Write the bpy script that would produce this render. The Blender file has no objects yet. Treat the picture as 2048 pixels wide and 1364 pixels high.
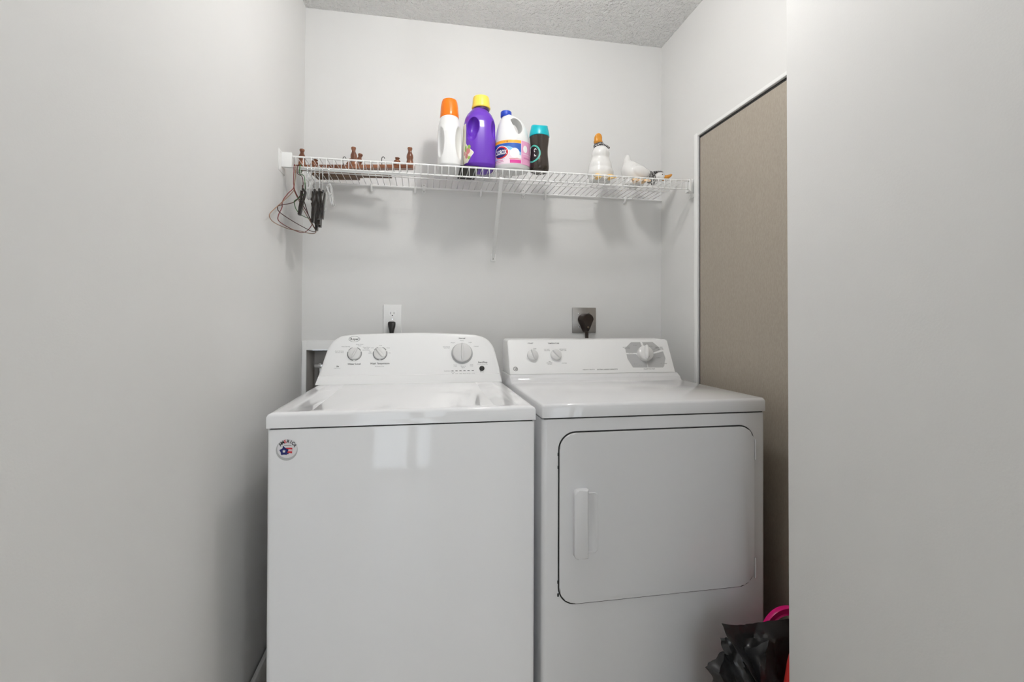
import bpy, bmesh, math, random
from mathutils import Vector, Matrix, Euler, noise
PI = math.pi
random.seed(7)
SC = bpy.context.scene
COL = SC.collection

def srgb(r, g, b):
    f = lambda c: c/12.92 if c <= .04045 else ((c+.055)/1.055)**2.4
    return (f(r/255), f(g/255), f(b/255), 1)

# ------------------------------------------------------------------ camera, light, exposure
cam_d = bpy.data.cameras.new('camera')
cam = bpy.data.objects.new('camera', cam_d); COL.objects.link(cam); SC.camera = cam
cam_d.sensor_width = 36; cam_d.sensor_fit = 'HORIZONTAL'
cam_d.lens = 36*971.05/2048
cam_d.shift_y = -(682-639.48)/2048
cam_d.clip_start = .02
rt = Vector((0.98362848, -0.1801817, 0.00309262)); up = Vector((-0.00445926, -0.00718019, 0.99996428))
fw = Vector((0.18015306, 0.98360714, 0.00786612))
M3 = Matrix((rt, up, -fw)).transposed()
cam.matrix_world = Matrix.Translation((0, 0, 1.135)) @ M3.to_4x4()

world = bpy.data.worlds.new('sky'); SC.world = world; world.use_nodes = True
bg = world.node_tree.nodes['Background']
bg.inputs[0].default_value = (.84, .92, 1, 1); bg.inputs[1].default_value = 3.2

SC.view_settings.view_transform = 'Standard'; SC.view_settings.look = 'None'
SC.view_settings.gamma = 1; SC.view_settings.exposure = 0.09
SC.view_settings.use_curve_mapping = False
LAUNDRY_LIGHT = 118.0      # emission of the dome over the machines
HALL_FILL = 125.0         # emission of the unseen dome added behind the camera as front fill
SC.cycles.max_bounces = 10; SC.cycles.diffuse_bounces = 6; SC.cycles.glossy_bounces = 4
SC.cycles.sample_clamp_indirect = 8

def portal(name, loc, rot, sx, sy):
    l = bpy.data.lights.new(name, 'AREA'); l.shape = 'RECTANGLE'; l.size = sx; l.size_y = sy
    l.cycles.is_portal = True
    o = bpy.data.objects.new(name, l); COL.objects.link(o); o.location = loc; o.rotation_euler = rot
portal('window_portal', (-.21, -2.43, 1.03), (PI/2, 0, 0), 1.02, 2.0)

# ------------------------------------------------------------------ materials
def mat(name, col, rough=.5, metal=0, spec=.5, coat=0, trans=0, ior=1.45, emit=None, estr=0, alpha=1):
    m = bpy.data.materials.new(name); m.use_nodes = True
    b = m.node_tree.nodes['Principled BSDF']
    b.inputs['Base Color'].default_value = col; b.inputs['Roughness'].default_value = rough
    b.inputs['Metallic'].default_value = metal; b.inputs['Specular IOR Level'].default_value = spec
    b.inputs['Coat Weight'].default_value = coat; b.inputs['Transmission Weight'].default_value = trans
    b.inputs['IOR'].default_value = ior
    if emit: b.inputs['Emission Color'].default_value = emit; b.inputs['Emission Strength'].default_value = estr
    return m
def nodes(m): return m.node_tree.nodes, m.node_tree.links, m.node_tree.nodes['Principled BSDF']
def bump(m, scale, strength, dist=.002, detail=3, stretch=None, kind='noise'):
    n, l, b = nodes(m)
    tc = n.new('ShaderNodeTexCoord'); src = tc.outputs['Object']
    mp = n.new('ShaderNodeMapping'); l.new(src, mp.inputs[0]); src = mp.outputs[0]
    if stretch: mp.inputs['Scale'].default_value = stretch
    if kind == 'noise':
        t = n.new('ShaderNodeTexNoise'); t.inputs['Scale'].default_value = scale; t.inputs['Detail'].default_value = detail; out = t.outputs[0]
    else:
        t = n.new('ShaderNodeTexVoronoi'); t.inputs['Scale'].default_value = scale; out = t.outputs['Distance']
    l.new(src, t.inputs['Vector'])
    bp = n.new('ShaderNodeBump'); bp.inputs['Strength'].default_value = strength; bp.inputs['Distance'].default_value = dist
    l.new(out, bp.inputs['Height'])
    prev = b.inputs['Normal'].links[0].from_socket if b.inputs['Normal'].links else None
    if prev: l.new(prev, bp.inputs['Normal'])
    l.new(bp.outputs[0], b.inputs['Normal'])
    return m
def tint(m, c1, c2, scale, stretch=(1, 1, 1), detail=3, lo=.35, hi=.65):
    n, l, b = nodes(m)
    tc = n.new('ShaderNodeTexCoord'); mp = n.new('ShaderNodeMapping'); l.new(tc.outputs['Object'], mp.inputs[0])
    mp.inputs['Scale'].default_value = stretch
    t = n.new('ShaderNodeTexNoise'); t.inputs['Scale'].default_value = scale; t.inputs['Detail'].default_value = detail
    l.new(mp.outputs[0], t.inputs['Vector'])
    r = n.new('ShaderNodeValToRGB'); r.color_ramp.elements[0].position = lo; r.color_ramp.elements[1].position = hi
    r.color_ramp.elements[0].color = c1; r.color_ramp.elements[1].color = c2
    l.new(t.outputs[0], r.inputs[0]); l.new(r.outputs[0], b.inputs['Base Color'])
    return m

PAINT = bump(mat('wall_paint', (.755, .75, .74, 1), .62, spec=.3), 260, .12, .0012)
tint(PAINT, (.748, .744, .733, 1), (.762, .758, .747, 1), 3)
CEIL = bump(bump(mat('popcorn_ceiling', (.86, .86, .85, 1), .95, spec=.1), 62, 1, .022, 3), 160, .7, .008, 2)
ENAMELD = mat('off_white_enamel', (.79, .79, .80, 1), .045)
ENAMEL = mat('white_enamel', (.87, .87, .88, 1), .045, spec=.5)
bump(ENAMEL, 5, .03, .002, 1); bump(ENAMELD, 5, .03, .002, 1)
PLASTIC = mat('white_console_plastic', (.90, .90, .895, 1), .28)
KNOBM = mat('white_knob_plastic', (.755, .75, .74, 1), .22)
PRINT = mat('grey_print', (.10, .10, .10, 1), .6)
PRINTL = mat('light_grey_print', (.28, .28, .28, 1), .6)
DIALG = mat('grey_dial_print', (.50, .50, .50, 1), .35)
BLACK = mat('black_plastic', (.012, .011, .01, 1), .35)
GAPM = mat('dark_seam', (.03, .03, .03, 1), .8)
TRIM = mat('white_trim_paint', (.88, .88, .87, 1), .3)
WIRE = mat('white_vinyl_wire', (.88, .88, .87, 1), .3)
CHROME = mat('chrome', (.62, .62, .62, 1), .18, metal=1)
STEEL = tint(bump(mat('brushed_steel', (.42, .40, .38, 1), .38, metal=1), 40, .05, .001, 2, (1, 1, 30)), (.36, .345, .33, 1), (.48, .46, .44, 1), 12)
WOOD = tint(mat('reddish_brown_wood', (.2, .07, .03, 1), .28, coat=.3), (.13, .042, .018, 1), (.28, .105, .045, 1), 30, (.15, 1, 1))
WOODD = tint(mat('dark_flat_wood', (.15, .07, .03, 1), .45), (.09, .042, .02, 1), (.2, .10, .045, 1), 30, (.15, 1, 1))
FABRIC = bump(bump(mat('taupe_mesh', (.31, .275, .225, 1), .5, spec=.35), 900, .35, .0006, 1, (1, 1, .12)), 900, .35, .0006, 1, (1, .12, 1))
tint(FABRIC, (.375, .33, .272, 1), (.415, .37, .31, 1), 300, (1, 1, .3), 2)
FLOORM = tint(mat('wood_look_floor', (.4, .33, .26, 1), .25), (.50, .45, .38, 1), (.60, .55, .48, 1), 14, (8, .6, 1))
FIXM = mat('glass_dome', (.9, .9, .9, 1), .4, emit=(1, .985, .965, 1), estr=LAUNDRY_LIGHT)
FILLH = mat('hall_fill_dome', (.9, .9, .9, 1), .4, emit=(.95, .98, 1, 1), estr=HALL_FILL)  # glow of the added fill dome
GLASS = mat('window_glass', (1, 1, 1, 1), 0, trans=1, ior=1.01)
BWHITE = mat('white_bottle_plastic', (.79, .79, .785, 1), .3)
BORANGE = mat('orange_cap', srgb(243, 124, 20), .25)
BYELLOW = mat('yellow_cap', srgb(250, 218, 92), .3)
BPURPLE = mat('purple_bottle_plastic', srgb(104, 54, 180), .24)
BPURPLED = mat('dark_purple_neck', srgb(62, 36, 84), .4)
BBLUE = mat('blue_cap', srgb(40, 72, 184), .35)
BTEAL = mat('teal_cap', srgb(0, 172, 186), .3)
BDARK = mat('dark_metallic_bottle', (.075, .062, .055, 1), .2, metal=.75)
CERAM = mat('white_glazed_ceramic', (.80, .79, .775, 1), .12, coat=.5)
BEAK = mat('orange_beak_glaze', srgb(214, 144, 50), .25)
FEET = mat('pale_yellow_feet_glaze', srgb(240, 196, 110), .3)
SCARF = tint(mat('black_and_white_scarf', (.05, .04, .04, 1), .4), (.015, .013, .014, 1), (.65, .64, .63, 1), 330, (1, 1, 1), 1, .53, .57)
def flat(name, r, g, b, rough=.4): return mat(name, srgb(r, g, b), rough)
LAB_PINK = flat('label_pink', 226, 160, 196); LAB_PALE = flat('label_pale_pink', 240, 220, 230)
LAB_ORANGE = flat('label_orange', 250, 172, 50); LAB_BLUE = flat('label_blue', 40, 92, 178)
LAB_MAG = flat('label_magenta', 214, 64, 150); LAB_RED = flat('label_red', 206, 52, 62)
LAB_WHITE = flat('label_white', 244, 244, 244); LAB_NAVY = flat('label_navy', 24, 30, 104)
LAB_SKY = flat('label_sky_blue', 130, 190, 228); LAB_TEAL = flat('label_teal', 90, 205, 190)
LAB_GREEN = flat('label_green', 150, 180, 90); LAB_BLACK = flat('label_black', 14, 14, 16)
STK_GREY = flat('sticker_grey', 186, 186, 186); STK_WHITE = flat('sticker_white', 226, 224, 226)
RED_WIRE = mat('red_coated_wire', srgb(120, 34, 34), .4); DRED_WIRE = mat('maroon_coated_wire', srgb(72, 30, 30), .4)
TAN_WIRE = mat('tan_coated_wire', srgb(150, 118, 96), .4); GREEN_WIRE = mat('green_coated_wire', srgb(52, 100, 48), .4)
CLEAR = mat('clear_plastic', (.93, .93, .92, 1), .12, trans=.55, ior=1.3)
DCLIP = tint(mat('dark_brown_clip_plastic', (.012, .009, .008, 1), .3), (.008, .006, .005, 1), (.026, .016, .011, 1), 60)
BAGM = mat('black_bag_plastic', (.020, .020, .021, 1), .30, spec=.7)
PINKM = mat('hot_pink_plastic', srgb(232, 22, 128), .3); REDM = mat('coral_red_fabric', srgb(226, 62, 58), .5)

# ------------------------------------------------------------------ helpers
WORG = {}
def link(name, me, m=None, parent=None, origin=None):
    """link a mesh given in world coordinates; the origin goes to the bottom centre of its own box"""
    o = bpy.data.objects.new(name, me); COL.objects.link(o)
    if m is not None:
        for mm in (m if isinstance(m, (list, tuple)) else [m]): me.materials.append(mm)
    if origin is None:
        vs = [v.co for v in me.vertices]
        c = Vector(((min(v.x for v in vs)+max(v.x for v in vs))/2, (min(v.y for v in vs)+max(v.y for v in vs))/2, min(v.z for v in vs)))
    else: c = Vector(origin)
    me.transform(Matrix.Translation(-c))
    WORG[o] = c
    if parent is not None:
        o.parent = parent; o.location = c - WORG[parent]
    else: o.location = c
    return o
def obj(name, bm, m=None, parent=None, smooth=None, origin=None):
    me = bpy.data.meshes.new(name); bmesh.ops.recalc_face_normals(bm, faces=bm.faces[:]) if smooth != 'keep' else None
    bm.to_mesh(me); bm.free()
    if smooth is not None:
        for p in me.polygons: p.use_smooth = True
        if smooth != 'keep' and smooth < 180: me.set_sharp_from_angle(angle=math.radians(smooth))
    return link(name, me, m, parent, origin)
def thing(name, label, cat, loc, group=None):
    o = bpy.data.objects.new(name, None); COL.objects.link(o); o.location = loc
    o.empty_display_size = .05
    WORG[o] = Vector(loc); o['label'] = label; o['category'] = cat
    if group: o['group'] = group
    return o
def tag(o, label, cat, group=None):
    o['label'] = label; o['category'] = cat
    if group: o['group'] = group
    return o
def struct(o): o['kind'] = 'structure'; return o
def apply_mods(o):
    dg = bpy.context.evaluated_depsgraph_get()
    me = bpy.data.meshes.new_from_object(o.evaluated_get(dg)); old = o.data
    o.modifiers.clear(); o.data = me; me.name = old.name; bpy.data.meshes.remove(old)
    return o
def bbox(bm, x0, x1, y0, y1, z0, z1, bev=0, seg=2, mi=0):
    r = bmesh.ops.create_cube(bm, size=1); vs = r['verts']
    for v in vs: v.co = Vector(((x0+x1)/2+v.co.x*(x1-x0), (y0+y1)/2+v.co.y*(y1-y0), (z0+z1)/2+v.co.z*(z1-z0)))
    fs = set(f for v in vs for f in v.link_faces)
    for f in fs: f.material_index = mi
    if bev:
        es = list(set(e for v in vs for e in v.link_edges))
        bmesh.ops.bevel(bm, geom=es, offset=bev, segments=seg, profile=.5, affect='EDGES', material=mi)
def box(name, x0, x1, y0, y1, z0, z1, m, parent=None, bev=0, seg=2):
    bm = bmesh.new(); bbox(bm, x0, x1, y0, y1, z0, z1, bev, seg)
    return obj(name, bm, m, parent, 40 if bev else None)
def tube(bm, pts, r, seg=8, cap=True, mi=0, closed=False):
    pts = [Vector(p) for p in pts]; n = len(pts)
    rs = r if isinstance(r, (list, tuple)) else [r]*n
    rings = []; prev = None
    for i, p in enumerate(pts):
        if closed: t = pts[(i+1) % n]-pts[i-1]
        elif i == 0: t = pts[1]-pts[0]
        elif i == n-1: t = pts[-1]-pts[-2]
        else: t = (pts[i+1]-p).normalized()+(p-pts[i-1]).normalized()
        if t.length < 1e-9: t = Vector((0, 0, 1))
        t.normalize()
        if prev is None:
            a = Vector((0, 0, 1)) if abs(t.z) < .9 else Vector((1, 0, 0))
            u = t.cross(a).normalized()
        else:
            u = (prev-t*prev.dot(t)).normalized()
        prev = u; w = t.cross(u)
        rings.append([bm.verts.new(p+(u*math.cos(2*PI*k/seg)+w*math.sin(2*PI*k/seg))*rs[i]) for k in range(seg)])
    rng = range(n if closed else n-1)
    for i in rng:
        a, b = rings[i], rings[(i+1) % n]
        for k in range(seg):
            f = bm.faces.new((a[k], a[(k+1) % seg], b[(k+1) % seg], b[k])); f.material_index = mi
    if cap and not closed:
        f = bm.faces.new(rings[0][::-1]); f.material_index = mi; f = bm.faces.new(rings[-1]); f.material_index = mi
def spline(pts, n=8):
    """Catmull-Rom through the points"""
    P = [Vector(p) for p in pts]; P = [P[0]*2-P[1]]+P+[P[-1]*2-P[-2]]; out = []
    for i in range(1, len(P)-2):
        for k in range(n):
            t = k/n; a, b, c, d = P[i-1], P[i], P[i+1], P[i+2]
            out.append(.5*((2*b)+(c-a)*t+(2*a-5*b+4*c-d)*t*t+(3*b-a-3*c+d)*t**3))
    out.append(P[-2]); return out
def loft(bm, secs, cap=True, mi=0):
    """secs: list of lists of Vectors, same count"""
    R = [[bm.verts.new(p) for p in s] for s in secs]; k = len(R[0])
    for a, b in zip(R, R[1:]):
        for i in range(k):
            f = bm.faces.new((a[i], a[(i+1) % k], b[(i+1) % k], b[i])); f.material_index = mi
    if cap:
        for s in (R[0][::-1], R[-1]):
            f = bm.faces.new(s); f.material_index = mi
    return R
def lathe(bm, prof, c, seg=32, mi=0, mtx=None, cap=True):
    secs = []
    for (r, h) in prof:
        s = [Vector((r*math.cos(2*PI*k/seg), r*math.sin(2*PI*k/seg), h)) for k in range(seg)]
        if mtx is not None: s = [mtx @ p for p in s]
        secs.append([p+Vector(c) for p in s])
    loft(bm, secs, cap, mi)
def sup(cx, cy, rx, ry, z, e=2.6, n=48):
    out = []
    for k in range(n):
        t = 2*PI*k/n; c, s = math.cos(t), math.sin(t)
        out.append(Vector((cx+rx*math.copysign(abs(c)**(2/e), c), cy+ry*math.copysign(abs(s)**(2/e), s), z)))
    return out
def ell(bm, c, r, rot=(0, 0, 0), seg=20, mi=0):
    ret = bmesh.ops.create_uvsphere(bm, u_segments=seg, v_segments=seg//2+2, radius=1)
    M = Matrix.Translation(c) @ Euler(rot).to_matrix().to_4x4() @ Matrix.Diagonal((r[0], r[1], r[2], 1))
    for v in ret['verts']: v.co = M @ v.co
    for f in set(f for v in ret['verts'] for f in v.link_faces): f.material_index = mi
def remeshed(name, bm, m, parent, voxel, smooth=4, cutters=None, bevel=False, origin=None):
    me = bpy.data.meshes.new(name); bmesh.ops.recalc_face_normals(bm, faces=bm.faces[:]); bm.to_mesh(me); bm.free()
    o = bpy.data.objects.new(name+'_tmp', me); COL.objects.link(o)
    cs = []
    for cb in (cutters or []):
        cm = bpy.data.meshes.new('cut'); bmesh.ops.recalc_face_normals(cb, faces=cb.faces[:]); cb.to_mesh(cm); cb.free()
        co = bpy.data.objects.new('cut', cm); COL.objects.link(co); cs.append(co)
        md = o.modifiers.new('b', 'BOOLEAN'); md.operation = 'DIFFERENCE'; md.object = co; md.solver = 'EXACT'
    rm = o.modifiers.new('r', 'REMESH'); rm.mode = 'VOXEL'; rm.voxel_size = voxel
    sm = o.modifiers.new('s', 'SMOOTH'); sm.iterations = smooth; sm.factor = .5
    bpy.context.view_layer.update()
    apply_mods(o); me = o.data
    bpy.data.objects.remove(o)
    for c in cs: bpy.data.objects.remove(c)
    for p in me.polygons: p.use_smooth = True
    me.materials.clear(); me.name = name
    return link(name, me, m, parent, origin)
_tc = {}
def textmesh(s, shear=0, bold=0):
    key = (s, shear, bold)
    if key in _tc: return _tc[key]
    cu = bpy.data.curves.new('t', 'FONT'); cu.body = s; cu.size = 1; cu.align_x = 'CENTER'; cu.align_y = 'CENTER'
    cu.shear = shear; cu.offset = bold; cu.resolution_u = 3
    o = bpy.data.objects.new('t', cu); COL.objects.link(o); bpy.context.view_layer.update()
    me = bpy.data.meshes.new_from_object(o.evaluated_get(bpy.context.evaluated_depsgraph_get()))
    d = ([(v.co.x, v.co.y) for v in me.vertices], [tuple(p.vertices) for p in me.polygons])
    bpy.data.objects.remove(o); bpy.data.curves.remove(cu); bpy.data.meshes.remove(me)
    _tc[key] = d; return d
def text(bm, s, size, fn, at=(0, 0), shear=0, bold=0, mi=0, width=None, rot=0):
    """fn maps (a,b) -> world point"""
    vs, fs = textmesh(s, shear, bold)
    sx = size
    if width:
        w = max(v[0] for v in vs)-min(v[0] for v in vs); sx = width/w
    c, sn = math.cos(rot), math.sin(rot)
    V = []
    for x, y in vs:
        x *= sx; y *= size
        V.append(bm.verts.new(fn(at[0]+x*c-y*sn, at[1]+x*sn+y*c)))
    for f in fs:
        try: g = bm.faces.new([V[i] for i in f]); g.material_index = mi
        except ValueError: pass
def poly(bm, pts, fn, mi=0):
    f = bm.faces.new([bm.verts.new(fn(*p)) for p in pts]); f.material_index = mi
def disc(bm, c, ra, rb, fn, mi=0, n=28, inner=0, a0=0, a1=2*PI, rings=3):
    full = abs(a1-a0-2*PI) < 1e-6
    R = []
    m = n if full else n+1
    for j in range(rings+1):
        q = inner+(1-inner)*j/rings
        if q == 0: q = 1e-4
        R.append([bm.verts.new(fn(c[0]+ra*q*math.cos(a0+(a1-a0)*k/n), c[1]+rb*q*math.sin(a0+(a1-a0)*k/n))) for k in range(m)])
    for a, b in zip(R, R[1:]):
        for k in range(n):
            kk = (k+1) % m
            f = bm.faces.new((a[k], b[k], b[kk], a[kk])); f.material_index = mi
def patch(bm, a0, a1, lo, hi, fn, mi=0, n=20, mrows=2):
    lo = lo if callable(lo) else (lambda a, v=lo: v); hi = hi if callable(hi) else (lambda a, v=hi: v)
    G = [[bm.verts.new(fn(a0+(a1-a0)*i/n, lo(a0+(a1-a0)*i/n)+(hi(a0+(a1-a0)*i/n)-lo(a0+(a1-a0)*i/n))*j/mrows)) for j in range(mrows+1)] for i in range(n+1)]
    for i in range(n):
        for j in range(mrows):
            f = bm.faces.new((G[i][j], G[i+1][j], G[i+1][j+1], G[i][j+1])); f.material_index = mi
def rrect(x0, x1, z0, z1, r, n=8):
    out = []
    for cx, cz, a in ((x1-r, z1-r, 0), (x0+r, z1-r, PI/2), (x0+r, z0+r, PI), (x1-r, z0+r, 1.5*PI)):
        for k in range(n+1): out.append((cx+r*math.cos(a+PI/2*k/n), cz+r*math.sin(a+PI/2*k/n)))
    return out
def prism_y(bm, pts, y0, y1, bev=0, seg=2, mi=0):
    a = [bm.verts.new((x, y0, z)) for x, z in pts]; b = [bm.verts.new((x, y1, z)) for x, z in pts]
    n = len(pts); fs = [bm.faces.new(a), bm.faces.new(b[::-1])]
    fr = fs[0]
    for i in range(n): fs.append(bm.faces.new((a[i], b[i], b[(i+1) % n], a[(i+1) % n])))
    for f in fs: f.material_index = mi
    if bev: bmesh.ops.bevel(bm, geom=list(fr.edges), offset=bev, segments=seg, profile=.5, affect='EDGES', material=mi)

# ------------------------------------------------------------------ the room
LW, RW, YB, ZC = -.488, 1.096, 2.11, 2.433        # left wall, right wall, back wall, ceiling
YH, XH = 1.0, .835                                # where the recess for the machines ends and the narrower entry begins
def quad(bm, *p): bm.faces.new([bm.verts.new(q) for q in p])
# back wall with the opening for the water box
bm = bmesh.new(); hx0, hx1, hz0, hz1 = -.4694, -.30, .80, 1.024
for x0, x1, z0, z1 in ((LW-.1, hx0, 0, ZC), (hx1, RW+.1, 0, ZC), (hx0, hx1, 0, hz0), (hx0, hx1, hz1, ZC)):
    bbox(bm, x0, x1, YB, YB+.11, z0, z1)
bmesh.ops.remove_doubles(bm, verts=bm.verts[:], dist=1e-5)
struct(obj('wall_back', bm, PAINT))
# left wall leans a few millimetres
bm = bmesh.new(); bbox(bm, LW-.11, LW, .42, YB, 0, ZC)
for v in bm.verts:
    if v.co.x > LW-.01: v.co.x += .007*(v.co.z-1.25)/1.2 if v.co.y > 1 else 0
struct(obj('wall_left', bm, PAINT))
bm = bmesh.new(); bbox(bm, RW, RW+.11, YH-.01, YB, 0, ZC); struct(obj('wall_right', bm, PAINT))
bm = bmesh.new(); bbox(bm, XH, RW+.11, -.30, YH, 0, ZC, 0)
es = [e for e in bm.edges if abs(e.verts[0].co.x-XH) < 1e-4 and abs(e.verts[1].co.x-XH) < 1e-4 and abs(e.verts[0].co.y-YH) < 1e-4 and abs(e.verts[1].co.y-YH) < 1e-4]
bmesh.ops.bevel(bm, geom=es, offset=.006, segments=3, profile=.5, affect='EDGES')
for v in bm.verts:
    if v.co.x < XH+.01: v.co.x -= .004*(v.co.z-1.2)/1.2
struct(obj('wall_entry', bm, PAINT, smooth=40))
RX0, RX1, RY0 = -2.3, 2.7, -2.45
bm = bmesh.new(); bbox(bm, RX0, LW-.11, .42, .53, 0, ZC); struct(obj('wall_room_left_return', bm, PAINT))
bm = bmesh.new(); bbox(bm, RW+.11, RX1, -.30, -.19, 0, ZC); struct(obj('wall_room_right_return', bm, PAINT))
bm = bmesh.new(); bbox(bm, RX0-.1, RX0, RY0, .53, 0, ZC); struct(obj('wall_room_left', bm, PAINT))
bm = bmesh.new(); bbox(bm, RX1, RX1+.1, RY0, -.19, 0, ZC); struct(obj('wall_room_right', bm, PAINT))
bm = bmesh.new(); wx0, wx1, wz1 = -.72, .30, 2.05
for x0, x1, z0, z1 in ((RX0-.1, wx0, 0, ZC), (wx1, RX1+.1, 0, ZC), (wx0, wx1, wz1, ZC)): bbox(bm, x0, x1, RY0-.1, RY0, z0, z1)
struct(obj('wall_room_far', bm, PAINT))
bm = bmesh.new(); bbox(bm, RX0-.1, RX1+.1, RY0-.1, YB+.11, -.08, 0); struct(obj('floor', bm, FLOORM))
bm = bmesh.new(); bbox(bm, RX0-.1, RX1+.1, RY0-.1, YB+.11, ZC, ZC+.1); struct(obj('ceiling', bm, CEIL))
# glass door of the far room
bm = bmesh.new()
for x0, x1, z0, z1 in ((wx0, wx0+.07, 0, wz1), (wx1-.07, wx1, 0, wz1), (wx0, wx1, wz1-.07, wz1), (wx0, wx1, 0, .08), (-.13, .02, .08, wz1-.07)):
    bbox(bm, x0, x1, RY0-.08, RY0-.03, z0, z1)
wf = struct(obj('window_1', bm, TRIM))
box('pane', wx0+.07, wx1-.07, RY0-.058, RY0-.052, .08, wz1-.07, GLASS, wf)
# baseboards
struct(box('baseboard_left', LW+.0, LW+.014, .42, YB, 0, .098, TRIM, bev=.004))
struct(box('baseboard_back', LW+.014, RW, YB-.014, YB, 0, .098, TRIM, bev=.004))
struct(box('baseboard_entry', XH-.014, XH, -.30, YH, 0, .098, TRIM, bev=.004))
# ------------------------------------------------------------------ ceiling light over the machines, added fill dome
def dome(x, y, m, label, r=.058, dep=.10, drop=.0):
    t = thing('ceiling_light', label, 'light', (x, y, ZC-.18-drop))
    b = bmesh.new(); lathe(b, [(r*.62, ZC-.045-drop), (r*.66, ZC-.040-drop), (r*.70, ZC-.012), (r*.70, ZC-.0005), (.02, ZC-.0005)], (x, y, 0), 40); obj('base', b, TRIM, t, 40)
    b = bmesh.new(); ZD = ZC-drop; pr_ = [(.004, ZD-.045-dep)]+[(r*math.sin(q*PI/2/10), ZD-.045-dep*.45-dep*.55*math.cos(q*PI/2/10)) for q in range(1, 11)]
    pr_ += [(r*math.cos(q*.9/6), ZD-.045-dep*.45+dep*.55*math.sin(q*.9/6)) for q in range(1, 7)]
    lathe(b, pr_, (x, y, 0), 40)
    obj('glass_globe', b, m, t, 180)
dome(.29, 1.19, FIXM, 'round flush ceiling light above the washer and dryer', .06, .10, .075)
dome(1.22, -1.5, FILLH, 'unseen fill dome added in the room behind the entry', .11, .12)  # added out of view to brighten the washer front and left wall

# ------------------------------------------------------------------ panel on the right wall
t = thing('mesh_panel', 'tall taupe mesh panel in a slim white frame on the right wall beside the dryer', 'panel', (RW, 1.45, .1))
bm = bmesh.new(); y1, y0, z1, z0 = 1.785, 1.06, 1.893, .10; w = .026
bbox(bm, RW-.013, RW-.0003, y1, y1+w, z0-w, z1+.014, .003); bbox(bm, RW-.013, RW-.0003, y0-w, y0, z0-w, z1+.014, .003)
bbox(bm, RW-.013, RW-.0003, y0, y1, z1, z1+.014, .003); bbox(bm, RW-.013, RW-.0003, y0, y1, z0-w, z0, .003)
obj('frame', bm, TRIM, t, 40)
box('dark_recess', RW-.0022, RW-.0004, y0, y1, z0, z1, GAPM, t)
bm = bmesh.new(); ny, nz = 60, 40
G = [[None]*(nz+1) for _ in range(ny+1)]
fy0, fy1, fz0, fz1 = y0+.012, y1-.013, z0+.012, z1-.012
for i in range(ny+1):
    for j in range(nz+1):
        y = fy0+(fy1-fy0)*i/ny; z = fz0+(fz1-fz0)*j/nz
        d = .0016*noise.noise(Vector((y*9, z*1.3, 4)))+.0006*noise.noise(Vector((y*28, z*1.6, 9)))
        e = min(i, ny-i, j, nz-j)/4; d *= min(1, e)
        G[i][j] = bm.verts.new((RW-.007+d, y, z))
for i in range(ny):
    for j in range(nz): bm.faces.new((G[i][j], G[i+1][j], G[i+1][j+1], G[i][j+1]))
r = bmesh.ops.extrude_face_region(bm, geom=bm.faces[:])
for v in [g for g in r['geom'] if isinstance(g, bmesh.types.BMVert)]: v.co.x = RW-.0024
obj('mesh_sheet', bm, FABRIC, t, 60)

# ------------------------------------------------------------------ washing machine
WX0, WX1, WF, WZ = -.374, .298, 1.27, .915
t = thing('washing_machine', 'white top-loading washing machine with a rounded control console, against the left wall', 'washing machine', (-.038, 1.62, 0))
def cabinet(name, x0, x1, y0, y1, z0, z1, m, parent, r=.012):
    bm = bmesh.new(); pts = rrect(x0, x1, y0, y1, r, 5)
    a = [bm.verts.new((p[0], p[1], z0)) for p in pts]; b = [bm.verts.new((p[0], p[1], z1)) for p in pts]; n = len(pts)
    bm.faces.new(a[::-1]); tf = bm.faces.new(b)
    for i in range(n): bm.faces.new((a[i], a[(i+1) % n], b[(i+1) % n], b[i]))
    bmesh.ops.bevel(bm, geom=list(tf.edges), offset=.003, segments=2, profile=.5, affect='EDGES')
    return obj(name, bm, m, parent, 40)
cabinet('cabinet', WX0+.001, WX1-.001, WF+.002, 1.955, .025, .8735, ENAMEL, t)
box('seam_gasket', WX0+.008, WX1-.008, WF+.006, 1.95, .8735, .8785, GAPM, t)
for sx in (WX0+.06, WX1-.06):
    for sy in (WF+.06, 1.89):
        bm = bmesh.new(); lathe(bm, [(.022, 0), (.022, .01), (.012, .012), (.012, .026)], (sx, sy, 0), 20); obj('foot', bm, BLACK, t, 40)
# top: rim with a recess sloping down to the lid on both sides
def top_section(y, lip):
    # profile across x at depth y
    h = WZ; k = .0 if lip else 1.
    return [(WX0, h-.0375), (WX0, h-.010), (WX0+.003, h-.004), (WX0+.009, h-.0008), (WX0+.018, h), (WX0+.040, h), (WX0+.052, h-.003*k), (WX0+.094, h-.0085*k),
            (WX0+.0975, h-.0085*k), (WX0+.099, h-.002*k), (WX0+.103, h-.0005*k), (-.04, h+.0005), (.188, h-.0005*k), (.1915, h-.002*k), (.193, h-.0085*k), (.197, h-.0085*k),
            (WX1-.050, h-.003*k), (WX1-.038, h), (WX1-.018, h), (WX1-.009, h-.0008), (WX1-.003, h-.004), (WX1, h-.010), (WX1, h-.0375)]
bm = bmesh.new(); secs = []
R_ = .010
secs.append([Vector((x, WF+.0, min(z, WZ-R_))) for x, z in top_section(0, True)])
for a in range(1, 7):
    q = a/6*PI/2; secs.append([Vector((x, WF+R_*(1-math.cos(q)), min(z, WZ-R_+R_*math.sin(q)))) for x, z in top_section(0, True)])
secs.append([Vector((x, WF+.024, z)) for x, z in top_section(0, True)])
secs.append([Vector((x, WF+.038, z)) for x, z in top_section(0, False)])
secs.append([Vector((x, 1.690, z)) for x, z in top_section(0, False)])
secs.append([Vector((x, 1.705, z)) for x, z in top_section(0, True)])
secs.append([Vector((x, 1.957, z)) for x, z in top_section(0, True)])
loft(bm, secs)
obj('top_panel', bm, ENAMEL, t, 50)
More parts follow.
